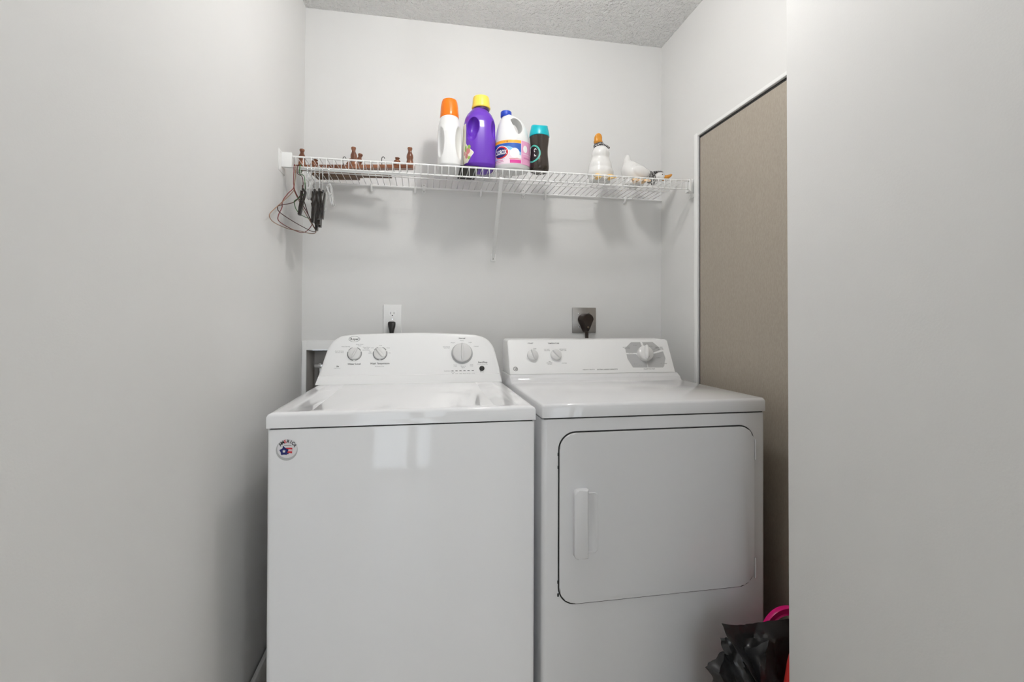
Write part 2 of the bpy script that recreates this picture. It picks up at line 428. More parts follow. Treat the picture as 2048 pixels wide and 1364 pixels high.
# lid seams
box('lid_seam', -.2715, -.2695, 1.308, 1.690, WZ-.0075, WZ-.0070, GAPM, t); box('lid_seam', .1925, .1945, 1.308, 1.690, WZ-.0075, WZ-.0070, GAPM, t)
# console
def con_pt(x, s, off=0.0):  # point on the sloped console face
    n = Vector((0, -.943, .3328)); return Vector((x, 1.825, .93))+Vector((0, .3328, .943))*s+n*off
outline = [(-.3745, -.0165), (-.372, .004), (-.3628, .0385), (-.3467, .1036), (-.338, .1275), (-.327, .1455), (-.3104, .1605), (-.2845, .1705), (-.2, .1760), (-.03, .1815), (.08, .1785), (.1793, .1735),
           (.2181, .1677), (.2412, .1575), (.2563, .1432), (.2709, .1188), (.2835, .065), (.2905, .029), (.2945, -.0138), (.2948, -.0165)]
outline = [(p.x, p.y) for p in spline([(a, b, 0) for a, b in outline], 3)]
bm = bmesh.new()
def ring(scale_in, off, back=None):
    cx, cs = -.04, .07; out = []
    for x, s in outline:
        dx, ds = cx-x, cs-s; L = math.hypot(dx, ds); k = scale_in/L
        xx, ss = x+dx*k, s+ds*k*(1 if s > .02 else .0)
        if back is None: out.append(con_pt(xx, ss, off))
        else:
            p = con_pt(xx, ss, 0); out.append(Vector((p.x, back, p.z)))
    return out
secs = [ring(.012, .0), ring(.006, -.001), ring(.002, -.0035), ring(0, -.008), ring(0, -.02), ring(.004, 0, 1.955), ring(.012, 0, 1.958)]
for s in secs:
    for v in s: v.z = max(v.z, WZ+.0006)
loft(bm, secs)
cons = obj('console', bm, PLASTIC, t, 35)
# slight concave kick strip along the console foot
bm = bmesh.new(); S = []
for x in (-.3735, .2935):
    S.append([Vector((x, 1.812, WZ+.0004)), Vector((x, 1.8135, WZ+.004)), Vector((x, 1.826, WZ+.030)), Vector((x, 1.832, WZ+.0315)), Vector((x, 1.85, WZ+.0004))])
S[0][2].x = S[0][3].x = -.366; S[1][2].x = S[1][3].x = .288
loft(bm, S); obj('console_base', bm, PLASTIC, t, 50)
# knobs
def knob(name, x, s, r, ang, pt, parent, ht=.016, slope=(.3328, .943), ring_=True, ridge=.36, mark=False):
    n = Vector((0, -slope[1], slope[0])); u = Vector((1, 0, 0)); v = Vector((0, slope[0], slope[1]))
    M = Matrix((u, v, n)).transposed()
    c = pt(x, s, .0003)
    k = bmesh.new()
    lathe(k, [(r, 0), (r, ht*.35), (r*.96, ht*.5), (r*.88, ht*.58), (.001, ht*.66)], c, 40, mtx=M)
    # grip ridge
    ca, sa = math.cos(ang), math.sin(ang)
    secs = []
    for q, wd, hh in ((-1.0, .10, .35), (-.93, .20, .8), (-.6, ridge, 1.0), (0, ridge*1.05, 1.05), (.6, ridge*.8, 1.0), (.95, ridge*.45, .85), (1.03, ridge*.25, .35)):
        cs = []
        for a, b in ((-1, 0), (-.85, .6), (-.5, .93), (0, 1), (.5, .93), (.85, .6), (1, 0)):
            lx, ly = q*r*.97, a*wd*r*.55
            cs.append(c+M @ Vector((lx*ca-ly*sa, lx*sa+ly*ca, ht*.3+b*hh*ht*.7)))
        secs.append(cs)
    loft(k, secs)
    o = obj(name, k, KNOBM, parent, 50)
    if ring_:
        rg = bmesh.new(); fn = lambda a, b: pt(x+a, s+b, .0006)
        for a0, a1 in ((-1.45, .35), (.55, 1.25), (1.9, 2.6), (2.8, 4.55)):
            disc(rg, (0, 0), r*1.16, r*1.16, fn, 0, 16, .88, a0, a1, 1)
        obj('dial_ring', rg, PRINTL, o)
    return o
knob('water_level_knob', -.2469, .0975, .0225, math.radians(62), con_pt, t)
knob('temperature_knob', -.1560, .0980, .0225, math.radians(130), con_pt, t, ridge=.55)
kd = knob('cycle_dial', .1467, .0985, .036, math.radians(90), con_pt, t, .026, ridge=.30, ring_=False)
bm = bmesh.new(); disc(bm, (0, 0), .0410, .0410, lambda a, b: con_pt(.1467+a, .0955+b, .0008), 0, 40, .0, rings=2)
obj('dial_skirt', bm, DIALG, kd, None)
bm = bmesh.new(); M = Matrix((Vector((1, 0, 0)), Vector((0, .3328, .943)), Vector((0, -.943, .3328)))).transposed()
lathe(bm, [(.0098, 0), (.0098, .003), (.008, .0045), (.001, .005)], con_pt(.2206, .0359), 24, mtx=M); obj('start_button', bm, mat('dark_grey_button', (.03, .03, .028, 1), .25), t, 40)
# printing on the console, one part for each control
def printed(name, fn, items, parent, extra=None):
    b = bmesh.new()
    for s_, at, sz, w_, mi, kw in items: text(b, s_, sz, fn, at, width=w_, mi=mi, **kw)
    if extra: extra(b)
    return obj(name, b, [PRINT, PRINTL], parent)
F = lambda a, b: con_pt(a, b, .0005)
B_ = dict(shear=.25, bold=.02); N_ = {}
printed('brand_logo', F, [('Roper', (-.2494, .1540), .0125, .030, 0, dict(bold=.02))], t, lambda b: disc(b, (-.2498, .1542), .0200, .0108, F, 0, 40, .93, rings=1))
printed('water_level_print', F, [('Water Level', (-.2469, .0590), .0088, .046, 0, B_)]+[(a, b, c, d, 1, N_) for a, b, c, d in (('Auto Sensing', (-.2790, .1255), .0052, .030), ('Auto Sensing', (-.3010, .1085), .0052, .030), ('with Extra Rinse', (-.3000, .1030), .0045, .030), ('Deep Water', (-.2300, .1335), .0052, .026), ('Wash', (-.2300, .1280), .0048, .012), ('Deep Water', (-.2055, .1225), .0048, .026), ('Wash with', (-.2055, .1170), .0048, .018), ('Extra Rinse', (-.2055, .1115), .0048, .026))], t)
printed('temperature_print', F, [('Wash Temperature', (-.1560, .0598), .0088, .068, 0, B_)]+[(a, b, c, d, 1, N_) for a, b, c, d in (('Tap', (-.1922, .1045), .0048, .008), ('Cold', (-.1922, .0990), .0048, .010), ('Cold', (-.1850, .1200), .0048, .010), ('Cool', (-.1556, .1290), .0048, .010), ('Warm', (-.1275, .1195), .0048, .013), ('Hot', (-.1215, .1000), .0048, .008), ('All Rinses Cold', (-.1565, .0490), .0050, .032))], t)
printed('efficiency_mark', F, [('he', (-.3036, .0510), .009, None, 0, dict(shear=.3, bold=.02)), ('High Efficiency', (-.3046, .0440), .0036, .022, 1, N_)], t)
printed('cycle_print', F, [('Normal', (.148, .1560), .0078, .024, 0, dict(bold=.02))]+[(a, b, c, d, 1, N_) for a, b, c, d in (('Heavy', (.1477, .1465), .0046, .014), ('Medium', (.1130, .1385), .0046, .016), ('Bulky/Sheets', (.0880, .1225), .0046, .026), ('Soak & Wash', (.0890, .1175), .0042, .022), ('Light', (.1795, .1395), .0046, .012), ('Casual', (.2015, .1235), .0046, .018),
    ('Drain', (.1205, .0510), .0045, .012), ('& Spin', (.1205, .0460), .0045, .012), ('Rinse &', (.1500, .0455), .0045, .018), ('Spin', (.1500, .0405), .0045, .012), ('Soak', (.1820, .0515), .0045, .012), ('Wash', (.1820, .0465), .0045, .012))], t, lambda b: disc(b, (.1467, .0575), .003, .003, F, 0, 10))
def leds(b):
    for x in (.1095, .1244, .1394, .1545, .1696, .1856): poly(b, [(x-.0042, .0268), (x+.0042, .0268), (x+.0042, .0290), (x-.0042, .0290)], F)
printed('status_lights', F, [(a, b, c, d, 1, N_) for a, b, c, d in (('Cycle Status', (.0900, .0280), .0046, .024), ('Sensing', (.1110, .0225), .004, .014), ('Fill', (.1110, .0178), .004, .006), ('Soak', (.1250, .0178), .004, .009), ('Wash', (.1400, .0178), .004, .010), ('Rinse', (.1545, .0178), .004, .010), ('Final Spin', (.1700, .0178), .004, .014), ('Lid Lock', (.1870, .0178), .004, .012))], t, leds)
printed('start_stop_print', F, [('Start/Stop', (.2239, .0600), .0088, .036, 0, B_), ('Pause/Unlock Lid', (.2239, .0525), .0042, .038, 1, N_), ('Hold', (.2206, .0225), .0040, .014, 1, N_)], t)
# round sticker, sits on the front of the washer
bm = bmesh.new(); cx, cz = -.3270, .8235; F = lambda a, b: Vector((cx+a, WF+.0012-(0.0004), cz+b))
FF = lambda d: (lambda a, b: Vector((cx+a, WF+.0016-d, cz+b)))
disc(bm, (0, 0), .0250, .0258, FF(0), 0, 40); disc(bm, (.001, .003), .0228, .0225, FF(.0004), 1, 40)
# striped swoosh and star shape
FB = FF(.0008); FC = FF(.0012); FD = FF(.0016)
def stripe(lo, hi, x0, x1, mi, fn): patch(bm, x0, x1, lambda a: lo-9*(a-.003)**2, lambda a: hi-9*(a-.003)**2, fn, mi, 10, 1)
stripe(.0112, .0122, -.006, .011, 4, FB); stripe(.0020, .0058, -.004, .013, 2, FB); stripe(-.0075, -.0030, .001, .0125, 2, FB); stripe(-.003, .0018, 0, .0135, 5, FB)
star = [(math.cos(PI/2+k*PI/5)*(r_ if k % 2 == 0 else r_*.72)-.006, math.sin(PI/2+k*PI/5)*(r_ if k % 2 == 0 else r_*.72)-.0025) for r_ in (.0112,) for k in range(10)]
poly(bm, star, FC, 3); star = [(math.cos(PI/2+k*PI/5)*(.0044 if k % 2 == 0 else .0022)-.006, math.sin(PI/2+k*PI/5)*(.0044 if k % 2 == 0 else .0022)-.0025) for k in range(10)]
poly(bm, star, FD, 1); disc(bm, (-.0075, .0075), .0016, .0030, FC, 3, 10); disc(bm, (.0030, -.0085), .0016, .0020, FC, 3, 10)
for i, ch in enumerate('AMERICA'):
    a = math.radians(142-i*19.5); text(bm, ch, .0108, FC, (.001+.0192*math.cos(a), .003+.0180*math.sin(a)), bold=.02, mi=(2 if i == 2 else 4), rot=a-PI/2)
me_ = obj('round_sticker', bm, [STK_GREY, STK_WHITE, LAB_RED, LAB_NAVY, LAB_BLACK, flat('label_rose', 226, 196, 200)], t)

# ------------------------------------------------------------------ dryer
DX0, DX1, DF, DZ = .317, .997, 1.2748, .9174
t = thing('clothes_dryer', 'white front-loading dryer with a flat control console, right of the washing machine', 'clothes dryer', (.657, 1.62, 0))
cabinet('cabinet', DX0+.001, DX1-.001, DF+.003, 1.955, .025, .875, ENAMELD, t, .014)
box('seam_gasket', DX0+.008, DX1-.008, DF+.008, 1.95, .875, .8798, GAPM, t)
for sx in (DX0+.06, DX1-.06):
    for sy in (DF+.06, 1.89):
        bm = bmesh.new(); lathe(bm, [(.022, 0), (.022, .01), (.012, .012), (.012, .026)], (sx, sy, 0), 20); obj('foot', bm, BLACK, t, 40)
# top sheet rolls up into the console
bm = bmesh.new()
prof = [(DF, .8795), (DF, DZ-.009), (DF+.003, DZ-.003), (DF+.009, DZ)] + [(1.68, DZ), (1.725, DZ)]
for a in range(1, 8):
    q = a/7*math.radians(62); prof.append((1.735+.030*math.sin(q), DZ+.030*(1-math.cos(q))))
prof += [(1.7795, .9440), (1.80, .944), (1.957, .944), (1.957, .8795)]
for x0, x1 in ((DX0, DX1),):
    xs = [(x0, .006), (x0+.0018, .0025), (x0+.006, 0), (x1-.006, 0), (x1-.0018, .0025), (x1, .006)]
    secs = []
    for x, ins in xs:
        s = []
        for (y, z) in prof:
            s.append(Vector((x, y+(ins if y < DF+.02 else 0), z-(ins if z > DZ-.004 else 0))))
        secs.append(s)
    loft(bm, secs)
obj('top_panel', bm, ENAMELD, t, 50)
def dcon(x, s, off=0): return Vector((x, 1.78, .945))+Vector((0, .4741, .8805))*s+Vector((0, -.8805, .4741))*off
bm = bmesh.new(); out = rrect(.3195, .9870, 0, .1475, .012, 5)
out = [(x, max(s, .0)) for x, s in out]
# square the lower corners
out = [((.3195 if x < .6 else .987), 0) if s < .012 else (x, s) for x, s in out]
o2 = []
for p in out:
    if not o2 or (abs(p[0]-o2[-1][0])+abs(p[1]-o2[-1][1])) > 1e-5: o2.append(p)
out = o2
def dring(ins, off, back=None):
    r_ = []
    for x, s in out:
        xx = x+(ins if x < .6 else -ins); ss = s-(ins if s > .01 else -0.0)
        if back is None: r_.append(dcon(xx, ss, off))
        else: p = dcon(xx, ss, 0); r_.append(Vector((p.x, back, p.z)))
    return r_
secs = [dring(.008, 0), dring(.004, -.0006), dring(.0015, -.002), dring(0, -.006), dring(0, -.010), dring(.0, 0, 1.945), dring(.006, 0, 1.952)]
for s in secs:
    for v in s: v.z = max(v.z, .9447); v.y = min(v.y, 1.952)
loft(bm, secs); obj('console', bm, PLASTIC, t, 35)
bm = bmesh.new(); bbox(bm, .3215, .985, 1.7815, 1.80, .9435, .9449); obj('console_seam', bm, PRINTL, t)
# printed dial background
bm = bmesh.new(); F = lambda a, b: dcon(a, b, .0004)
cx, cs = .8722, .077
for P in ([(.8263, .1318), (.8655, .1318), (.8700, .105), (.840, .084), (.7955, .0850), (.7955, .1060)],
          [(.8740, .1318), (.9196, .1325), (.9421, .1076), (.9440, .0960), (.905, .083), (.880, .105)],
          [(.908, .0790), (.9551, .0900), (.9580, .060), (.9442, .0260), (.938, .0200), (.8750, .0205), (.8750, .045)],
          [(.7957, .0790), (.836, .079), (.8730, .045), (.8730, .0205), (.8113, .0216), (.7957, .060)]):
    poly(bm, P, F)
obj('dial_background', bm, DIALG, t)
def kn2(x, s, r, ang, nm, ht=.020, ridge=.34): return knob(nm, x, s, r, ang, dcon, t, ht, (.4741, .8805), False, ridge)
kn2(.4128, .0760, .0215, math.radians(106), 'start_knob'); kn2(.5052, .0765, .0215, math.radians(130), 'temperature_knob', ridge=.42)
kd = kn2(.8722, .0775, .0320, math.radians(82), 'cycle_dial', .036, .62)
bm = bmesh.new(); disc(bm, (.872, .1040), .0022, .0022, lambda a, b: dcon(a, b, .0225), 0, 10); obj('pointer_dot', bm, PRINT, kd)
G_ = dict(bold=.01)
printed('start_print', F, [('START', (.4104, .1283), .0068, .022, 0, dict(bold=.02)), ('OFF', (.4250, .1050), .0050, .012, 1, G_)], t)
printed('temperature_print', F, [('TEMPERATURE', (.5025, .1280), .0068, .046, 0, dict(bold=.02))]+[(a, b, c, d, 1, G_) for a, b, c, d in (('LOW HEAT', (.4720, .1025), .0048, .022), ('DELICATES', (.4730, .0970), .0048, .022), ('MEDIUM HEAT', (.5370, .1025), .0048, .028), ('EASY CARE', (.5380, .0970), .0048, .024),
    ('AIR', (.4770, .0500), .0046, .008), ('FLUFF', (.4760, .0450), .0046, .022), ('NO HEAT', (.4770, .0400), .0046, .018), ('COTTONS', (.5345, .0430), .0048, .020))], t)
printed('capacity_print', F, [('HEAVY DUTY', (.6286, .0152), .0062, .048, 0, N_), ('EXTRA LARGE CAPACITY', (.7046, .0148), .0062, .084, 0, dict(bold=.015))], t)
printed('brand_logo', F, [('GE', (.3419, .0222), .0105, .0115, 0, dict(shear=.35, bold=.03))], t, lambda b: disc(b, (.3419, .0222), .0088, .0088, F, 0, 24, .80, rings=1))
printed('cycle_print', F, [(a, b, c, d, 0, G_) for a, b, c, d in (('OFF', (.8905, .1215), .0050, .014), ('AUTO DRY', (.8020, .1090), .0050, .032), ('COTTONS', (.8030, .1035), .0044, .024), ('TIMED DRY', (.9405, .1085), .0050, .034), ('EASY CARE', (.9405, .1035), .0050, .036), ('MORE DRY', (.9470, .0985), .0046, .024), ('COOL DOWN', (.9440, .0362), .0048, .028), ('FLUFF', (.8650, .0142), .0050, .020), ('NO HEAT', (.8900, .0142), .0050, .026))]
  +[(a, b, c, d, 1, G_) for a, b, c, d in (('LESS DRY', (.8157, .0830), .0048, .022), ('80 MIN', (.8425, .1180), .0048, .020), ('20 MIN', (.9080, .1130), .0048, .018), ('DAMP', (.9160, .0990), .0044, .012), ('40 MIN', (.9290, .0615), .0050, .018), ('60 MIN', (.8271, .0363), .0048, .018), ('50 MIN', (.8462, .0285), .0048, .018))], t)
# door
bm = bmesh.new(); P = rrect(.3625, .9575, .3705, .8410, .049, 9)
prism_y(bm, P, DF+.0018, DF+.0028); obj('door_gap', bm, GAPM, t)
bm = bmesh.new(); P = rrect(.3660, .9545, .3745, .8370, .046, 9)
prism_y(bm, P, DF-.0030, DF+.0018, .0030, 4)
DY = DF-.0030
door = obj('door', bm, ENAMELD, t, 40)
bm = bmesh.new(); P = [p for p in rrect(.4030, .4600, .5000, .6865, .012, 5) if p[0] < .43]
prism_y(bm, P+[(.4425, .5000), (.4425, .6865)], DY-.018, DY-.0001, .005, 3)
obj('handle', bm, ENAMELD, door, 40)
bm = bmesh.new()
def recsec(ins, dy): return [Vector((min(max(x, .4427), .4745-ins) if x > .46 else .4427, DY-dy, z)) for x, z in rrect(.4300, .4745-ins, .5080+ins, .6740-ins, .012, 5)]
loft(bm, [recsec(0, .0001), recsec(.0012, .0022), recsec(.0028, .0022), recsec(.0060, .0003)], True); obj('finger_recess', bm, ENAMELD, door, 30)
for z in (.7679, .4233):
    bm = bmesh.new(); bbox(bm, .9572, .9610, DF-.0035, DF+.0022, z-.030, z+.030, .0012)
    tube(bm, [(.9590, DF-.0030, z-.028), (.9590, DF-.0030, z+.028)], .0022, 10)
    obj('hinge', bm, ENAMELD, t, 40)
for z in (.78, .745, .435, .40):
    box('door_catch', .3610, .3652, DF+.0005, DF+.0029, z-.004, z+.004, GAPM, t)

# ------------------------------------------------------------------ wall outlets, plugs, water box
t = thing('wall_outlet', 'white wall outlet plate above the washing machine, its lower socket in use', 'outlet', (-.1270, YB, 1.088))
box('plate', -.1648, -.0890, YB-.007, YB-.0002, 1.0880, 1.2135, TRIM, t, .0035, 3)
for z in (1.1760, 1.1280):
    bm = bmesh.new(); P = []
    for k in range(32):
        a = 2*PI*k/32; P.append((-.1272+.0172*math.cos(a), z+max(-.0138, min(.0138, .0172*math.sin(a)))))
    prism_y(bm, P, YB-.0088, YB-.0069, .0006, 1); so = obj('socket', bm, PLASTIC, t, 40)
    bm = bmesh.new(); bbox(bm, -.1349, -.1332, YB-.0092, YB-.0087, z-.0035, z+.0060); bbox(bm, -.1215, -.1196, YB-.0092, YB-.0087, z-.0030, z+.0055)
    lathe(bm, [(.0026, 0), (.0026, .0005)], (-.1272, YB-.0092, z-.0085), 12, mtx=Matrix.Rotation(-PI/2, 3, 'X'))
    obj('slots', bm, BLACK, so)
bm = bmesh.new(); lathe(bm, [(.0028, 0), (.0022, .001)], (-.1272, YB-.0068, 1.1520), 14, mtx=Matrix.Rotation(PI/2, 3, 'X')); obj('screw', bm, CHROME, t, 40)
t = thing('power_plug', 'small black power plug in the white outlet, cord running down behind the washing machine', 'plug', (-.1285, 2.08, 1.0))
bm = bmesh.new(); secs = []
for z, w, y0_ in ((1.1420, .010, 2.078), (1.1395, .0150, 2.074), (1.132, .0160, 2.070), (1.120, .0145, 2.066), (1.105, .0105, 2.064), (1.092, .0085, 2.066), (1.082, .0075, 2.068)):
    secs.append(sup(-.1285, (y0_+2.1010)/2, w, (2.1010-y0_)/2, z, 3.2, 24))
loft(bm, secs); obj('plug_body', bm, BLACK, t, 50)
bm = bmesh.new(); tube(bm, spline([(-.1285, 2.082, 1.085), (-.1285, 2.082, 1.02), (-.12, 2.07, .9), (-.09, 2.05, .7), (-.05, 2.02, .5), (-.03, 1.99, .42)], 6), .0045, 10); obj('cord', bm, BLACK, t, 180)

t = thing('dryer_outlet', 'square steel outlet plate on the back wall above the dryer', 'outlet', (.718, YB, 1.093))
box('plate', .6612, .7745, YB-.006, YB-.0002, 1.0935, 1.2085, STEEL, t, .003, 2)
for x, z in ((.691, 1.181), (.738, 1.1845), (.694, 1.121), (.742, 1.119)):
    bm = bmesh.new(); lathe(bm, [(.0040, 0), (.0036, .0012), (.001, .0018)], (x, YB-.0060, z), 14, mtx=Matrix.Rotation(PI/2, 3, 'X')); obj('screw', bm, CHROME, t, 40)
bm = bmesh.new(); lathe(bm, [(.0300, 0), (.0290, .003), (.001, .0032)], (.7175, YB-.0060, 1.1530), 32, mtx=Matrix.Rotation(PI/2, 3, 'X')); obj('receptacle', bm, STEEL, t, 40)
BROWNP = mat('dark_brown_plug', (.022, .013, .009, 1), .3)
t = thing('dryer_plug', 'thick round dark brown dryer plug with its cord in the steel outlet', 'plug', (.725, 2.07, .97))
bm = bmesh.new()
secs = []
for y, r_, dx in ((YB-.0095, .0275, -.006), (YB-.020, .0285, -.004), (YB-.032, .027, 0), (YB-.046, .0265, .002), (YB-.050, .024, .002)):
    s = []
    for k in range(40):
        a = 2*PI*k/40; x = r_*math.cos(a); z = r_*math.sin(a)
        if z < 0:  # teardrop towards the cord
            q = -z/r_; z *= 1+1.0*q; x *= 1-.42*q
        s.append(Vector((.7200+dx+x, y, 1.1535+z)))
    secs.append(s)
loft(bm, secs[::-1]); obj('plug_body', bm, BROWNP, t, 45)
bm = bmesh.new(); lathe(bm, [(.0045, 0), (.004, .002), (.001, .003)], (.7215, YB-.0497, 1.120), 14, mtx=Matrix.Rotation(PI/2, 3, 'X')); obj('screw', bm, mat('bronze_screw', (.2, .15, .1, 1), .4, metal=.8), t, 40)
bm = bmesh.new(); tube(bm, spline([(.7225, YB-.028, 1.112), (.7228, YB-.028, 1.07), (.724, YB-.03, 1.0), (.72, YB-.05, .85), (.70, YB-.08, .6), (.69, YB-.10, .45)], 6), .0078, 12); obj('cord', bm, BROWNP, t, 180)

t = thing('water_supply_box', 'white recessed water supply box in the wall behind the washing machine', 'outlet box', (-.385, YB, .80))
bm = bmesh.new(); fr = (-.486, -.275, .775, 1.063)
for x0, x1, z0, z1 in ((fr[0], hx0, fr[2], fr[3]), (hx1, fr[1], fr[2], fr[3]), (hx0, hx1, hz1, fr[3]), (hx0, hx1, fr[2], hz0)): bbox(bm, x0, x1, YB-.006, YB-.0002, z0, z1, .0012, 1)
obj('frame', bm, TRIM, t, 40)
bm = bmesh.new(); yb = YB+.09; e = .0006
quad(bm, (hx0+e, YB-.004, hz0+e), (hx0+e+.012, yb, hz0+.02), (hx0+e+.012, yb, hz1-.01), (hx0+e, YB-.004, hz1-e))
quad(bm, (hx1-e, YB-.004, hz0+e), (hx1-e-.012, yb, hz0+.02), (hx1-e-.012, yb, hz1-.01), (hx1-e, YB-.004, hz1-e))
quad(bm, (hx0+e, YB-.004, hz1-e), (hx0+e+.012, yb, hz1-.01), (hx1-e-.012, yb, hz1-.01), (hx1-e, YB-.004, hz1-e))
quad(bm, (hx0+e, YB-.004, hz0+e), (hx0+e+.012, yb, hz0+.02), (hx1-e-.012, yb, hz0+.02), (hx1-e, YB-.004, hz0+e))
quad(bm, (hx0+e+.012, yb, hz0+.02), (hx1-e-.012, yb, hz0+.02), (hx1-e-.012, yb, hz1-.01), (hx0+e+.012, yb, hz1-.01))
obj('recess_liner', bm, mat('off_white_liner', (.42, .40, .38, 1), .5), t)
bm = bmesh.new(); lathe(bm, [(.006, 0), (.006, .03), (.011, .031), (.011, .048), (.005, .05), (.001, .05)], (-.425, YB+.088, .955), 16, mtx=Matrix.Rotation(PI/2, 3, 'X'))
lathe(bm, [(.009, 0), (.009, .04)], (-.425, YB+.048, .905), 14); bbox(bm, -.448, -.402, YB+.034, YB+.040, .948, .962, .002)
obj('valve', bm, CHROME, t, 40)
bm = bmesh.new(); tube(bm, spline([(-.425, YB+.048, .905), (-.425, YB+.045, .875), (-.428, YB+.02, .845), (-.42, YB-.03, .83), (-.40, YB-.06, .74), (-.38, YB-.07, .5)], 6), .012, 12); obj('hose', bm, BLACK, t, 180)

# ------------------------------------------------------------------ wire shelf
SZ, SF, SB = 1.715, 1.800, 2.100
t = thing('wire_shelf', 'long white wire shelf across the back wall above the washer and dryer', 'shelf', (.3, 1.95, 1.42))
X0, X1 = -.4505, 1.060
def rod(name, a, b, r, parent=None, m=WIRE, seg=10):
    k = bmesh.new(); tube(k, [a, b], r, seg); return obj(name, k, m, parent or t, 60)
rod('front_top_rod', (X0, SF, SZ), (X1, SF, SZ), .0033)
rod('front_bottom_rod', (X0, SF, 1.6795), (X1, SF, 1.6795), .0030)
rod('rear_rod', (-.4860, SB, SZ-.004), (1.0935, SB, SZ-.004), .0040)
rod('middle_rod', (X0, 1.955, SZ-.0042), (X1, 1.955, SZ-.0042), .0022)
rod('splice_rod', (-.4500, SF+.0055, 1.6755), (-.030, SF+.0055, 1.6755), .0042)
bm = bmesh.new()
n = 60
for i in range(n):
    x = X0+.012+i*(X1-X0-.024)/(n-1)
    tube(bm, [(x, SB+.003, SZ-.0005), (x, SF+.002, SZ+.0026), (x, SF-.0028, SZ+.0010), (x, SF-.0038, SZ-.004), (x, SF-.0038, 1.678)], .0014, 6)
obj('wire_deck', bm, WIRE, t, 180)
def end_bracket(side):
    w = LW if side < 0 else RW; d = 1 if side < 0 else -1
    y0_, y1_ = (1.764, 1.835) if side < 0 else (1.8130, 1.862)
    k = bmesh.new(); xa, xb = sorted((w+d*.0003, w+d*.0035)); bbox(k, xa, xb, y0_, y1_, 1.657, 1.731, .001, 1)
    if side < 0: bbox(k, w+.0035, w+.0365, 1.7925, 1.808, 1.676, 1.7275, .0015, 2)
    else:
        bbox(k, 1.0585, w-.0035, 1.8140, 1.8300, 1.672, 1.7275, .0015, 2); bbox(k, 1.0570, 1.0630, 1.7945, 1.8300, 1.672, 1.7225, .0012, 1)
    o = obj('end_bracket', k, WIRE, t, 40)
    for z in (1.722, 1.664):
        s = bmesh.new(); lathe(s, [(.0035, 0), (.003, .0014), (.001, .002)], (w+d*.0034, 1.777 if side < 0 else 1.846, z), 12, mtx=Matrix.Rotation(d*PI/2, 3, 'Y')); obj('screw', s, WIRE, o, 40)
end_bracket(-1); end_bracket(1)
# hook under the left bracket holding the splice rod
for x in (0.0013, .4346):
    k = bmesh.new(); bbox(k, x-.0065, x+.0065, YB-.0045, YB-.0002, SZ-.024, SZ+.016, .0012, 1); bbox(k, x-.0065, x+.0065, SB-.004, YB-.002, SZ-.012, SZ-.007, .001, 1)
    o = obj('wall_clip', k, WIRE, t, 40)
    for z in (SZ+.010, SZ-.018):
        s = bmesh.new(); lathe(s, [(.0026, 0), (.0022, .0012)], (x, YB-.0044, z), 12, mtx=Matrix.Rotation(PI/2, 3, 'X')); obj('screw', s, STEEL, o, 40)
for x in (-.215, -.035, .245, .5325, .909):
    k = bmesh.new(); tube(k, [(x, SB+.006, SZ+.002), (x, SB-.006, SZ+.001), (x, SB-.008, SZ-.010), (x, SB-.001, SZ-.022), (x, SB+.0085, SZ-.024)], .0042, 8); obj('wall_hook', k, WIRE, t, 60)
k = bmesh.new(); secs = []
a, b = Vector((.2875, SF+.001, 1.6775)), Vector((.3012, YB-.004, 1.4260))
dvec = (b-a).normalized(); sd = Vector((1, 0, 0)); nn = dvec.cross(sd).normalized()
for q, wd in ((0, .0075), (.03, .0078), (.5, .0070), (.95, .0062), (1, .0058)):
    p = a.lerp(b, q); secs.append([p+sd*wd*c_+nn*.0042*s_ for c_, s_ in ((-1, -.6), (-.6, -1), (.6, -1), (1, -.6), (1, .6), (.6, 1), (-.6, 1), (-1, .6))])
loft(k, secs); tube(k, [(.2800, SF, 1.679), (.2950, SF, 1.679)], .0058, 10)
obj('support_brace', k, WIRE, t, 50)
k = bmesh.new(); prism_y(k, rrect(.2895, .3125, 1.4065, 1.4410, .005, 4), YB-.0040, YB-.0002, .001, 1)
o = obj('brace_foot', k, WIRE, t, 40)
s = bmesh.new(); lathe(s, [(.0034, 0), (.003, .0014), (.001, .002)], (.3012, YB-.0040, 1.4180), 12, mtx=Matrix.Rotation(PI/2, 3, 'X')); obj('screw', s, STEEL, o, 40)

ST = SZ+.0044   # resting height on the deck
# ------------------------------------------------------------------ bottles on the shelf
GRP = None
def ellwrap(cx, cy, rx, ry, off):
    def fn(a, z):   # a: angle from the front, positive to the right
        return Vector((cx+(rx+off)*math.sin(a), cy-(ry+off)*math.cos(a), z))
    return fn
# white bottle with orange cap
cx, cy = .0970, 1.884
t = thing('detergent_bottle', 'white detergent bottle with a bright orange cap, leftmost bottle on the wire shelf', 'bottle', (cx, cy, ST))
bm = bmesh.new(); secs = []
for z, rx, ry, e in ((ST, .034, .052, 3), (ST+.003, .041, .064, 3), (ST+.012, .0450, .0710, 3.2), (ST+.08, .0452, .0710, 3.2), (ST+.135, .0452, .0700, 3.0), (ST+.160, .0440, .064, 2.6), (ST+.180, .0410, .052, 2.3), (ST+.198, .0365, .0400, 2), (ST+.210, .0340, .0345, 2), (ST+.216, .0330, .0330, 2)):
    secs.append(sup(cx, cy, rx, ry, z, e, 56))
loft(bm, secs)
c1 = bmesh.new(); ell(c1, (cx-.040, cy-.060, ST+.098), (.0170, .038, .062), (0, 0, .1), 32)
c2 = bmesh.new(); ell(c2, (cx+.039, cy-.060, ST+.098), (.0200, .040, .066), (0, 0, -.1), 32)
remeshed('bottle_body', bm, BWHITE, t, .0016, 5, [c1, c2])
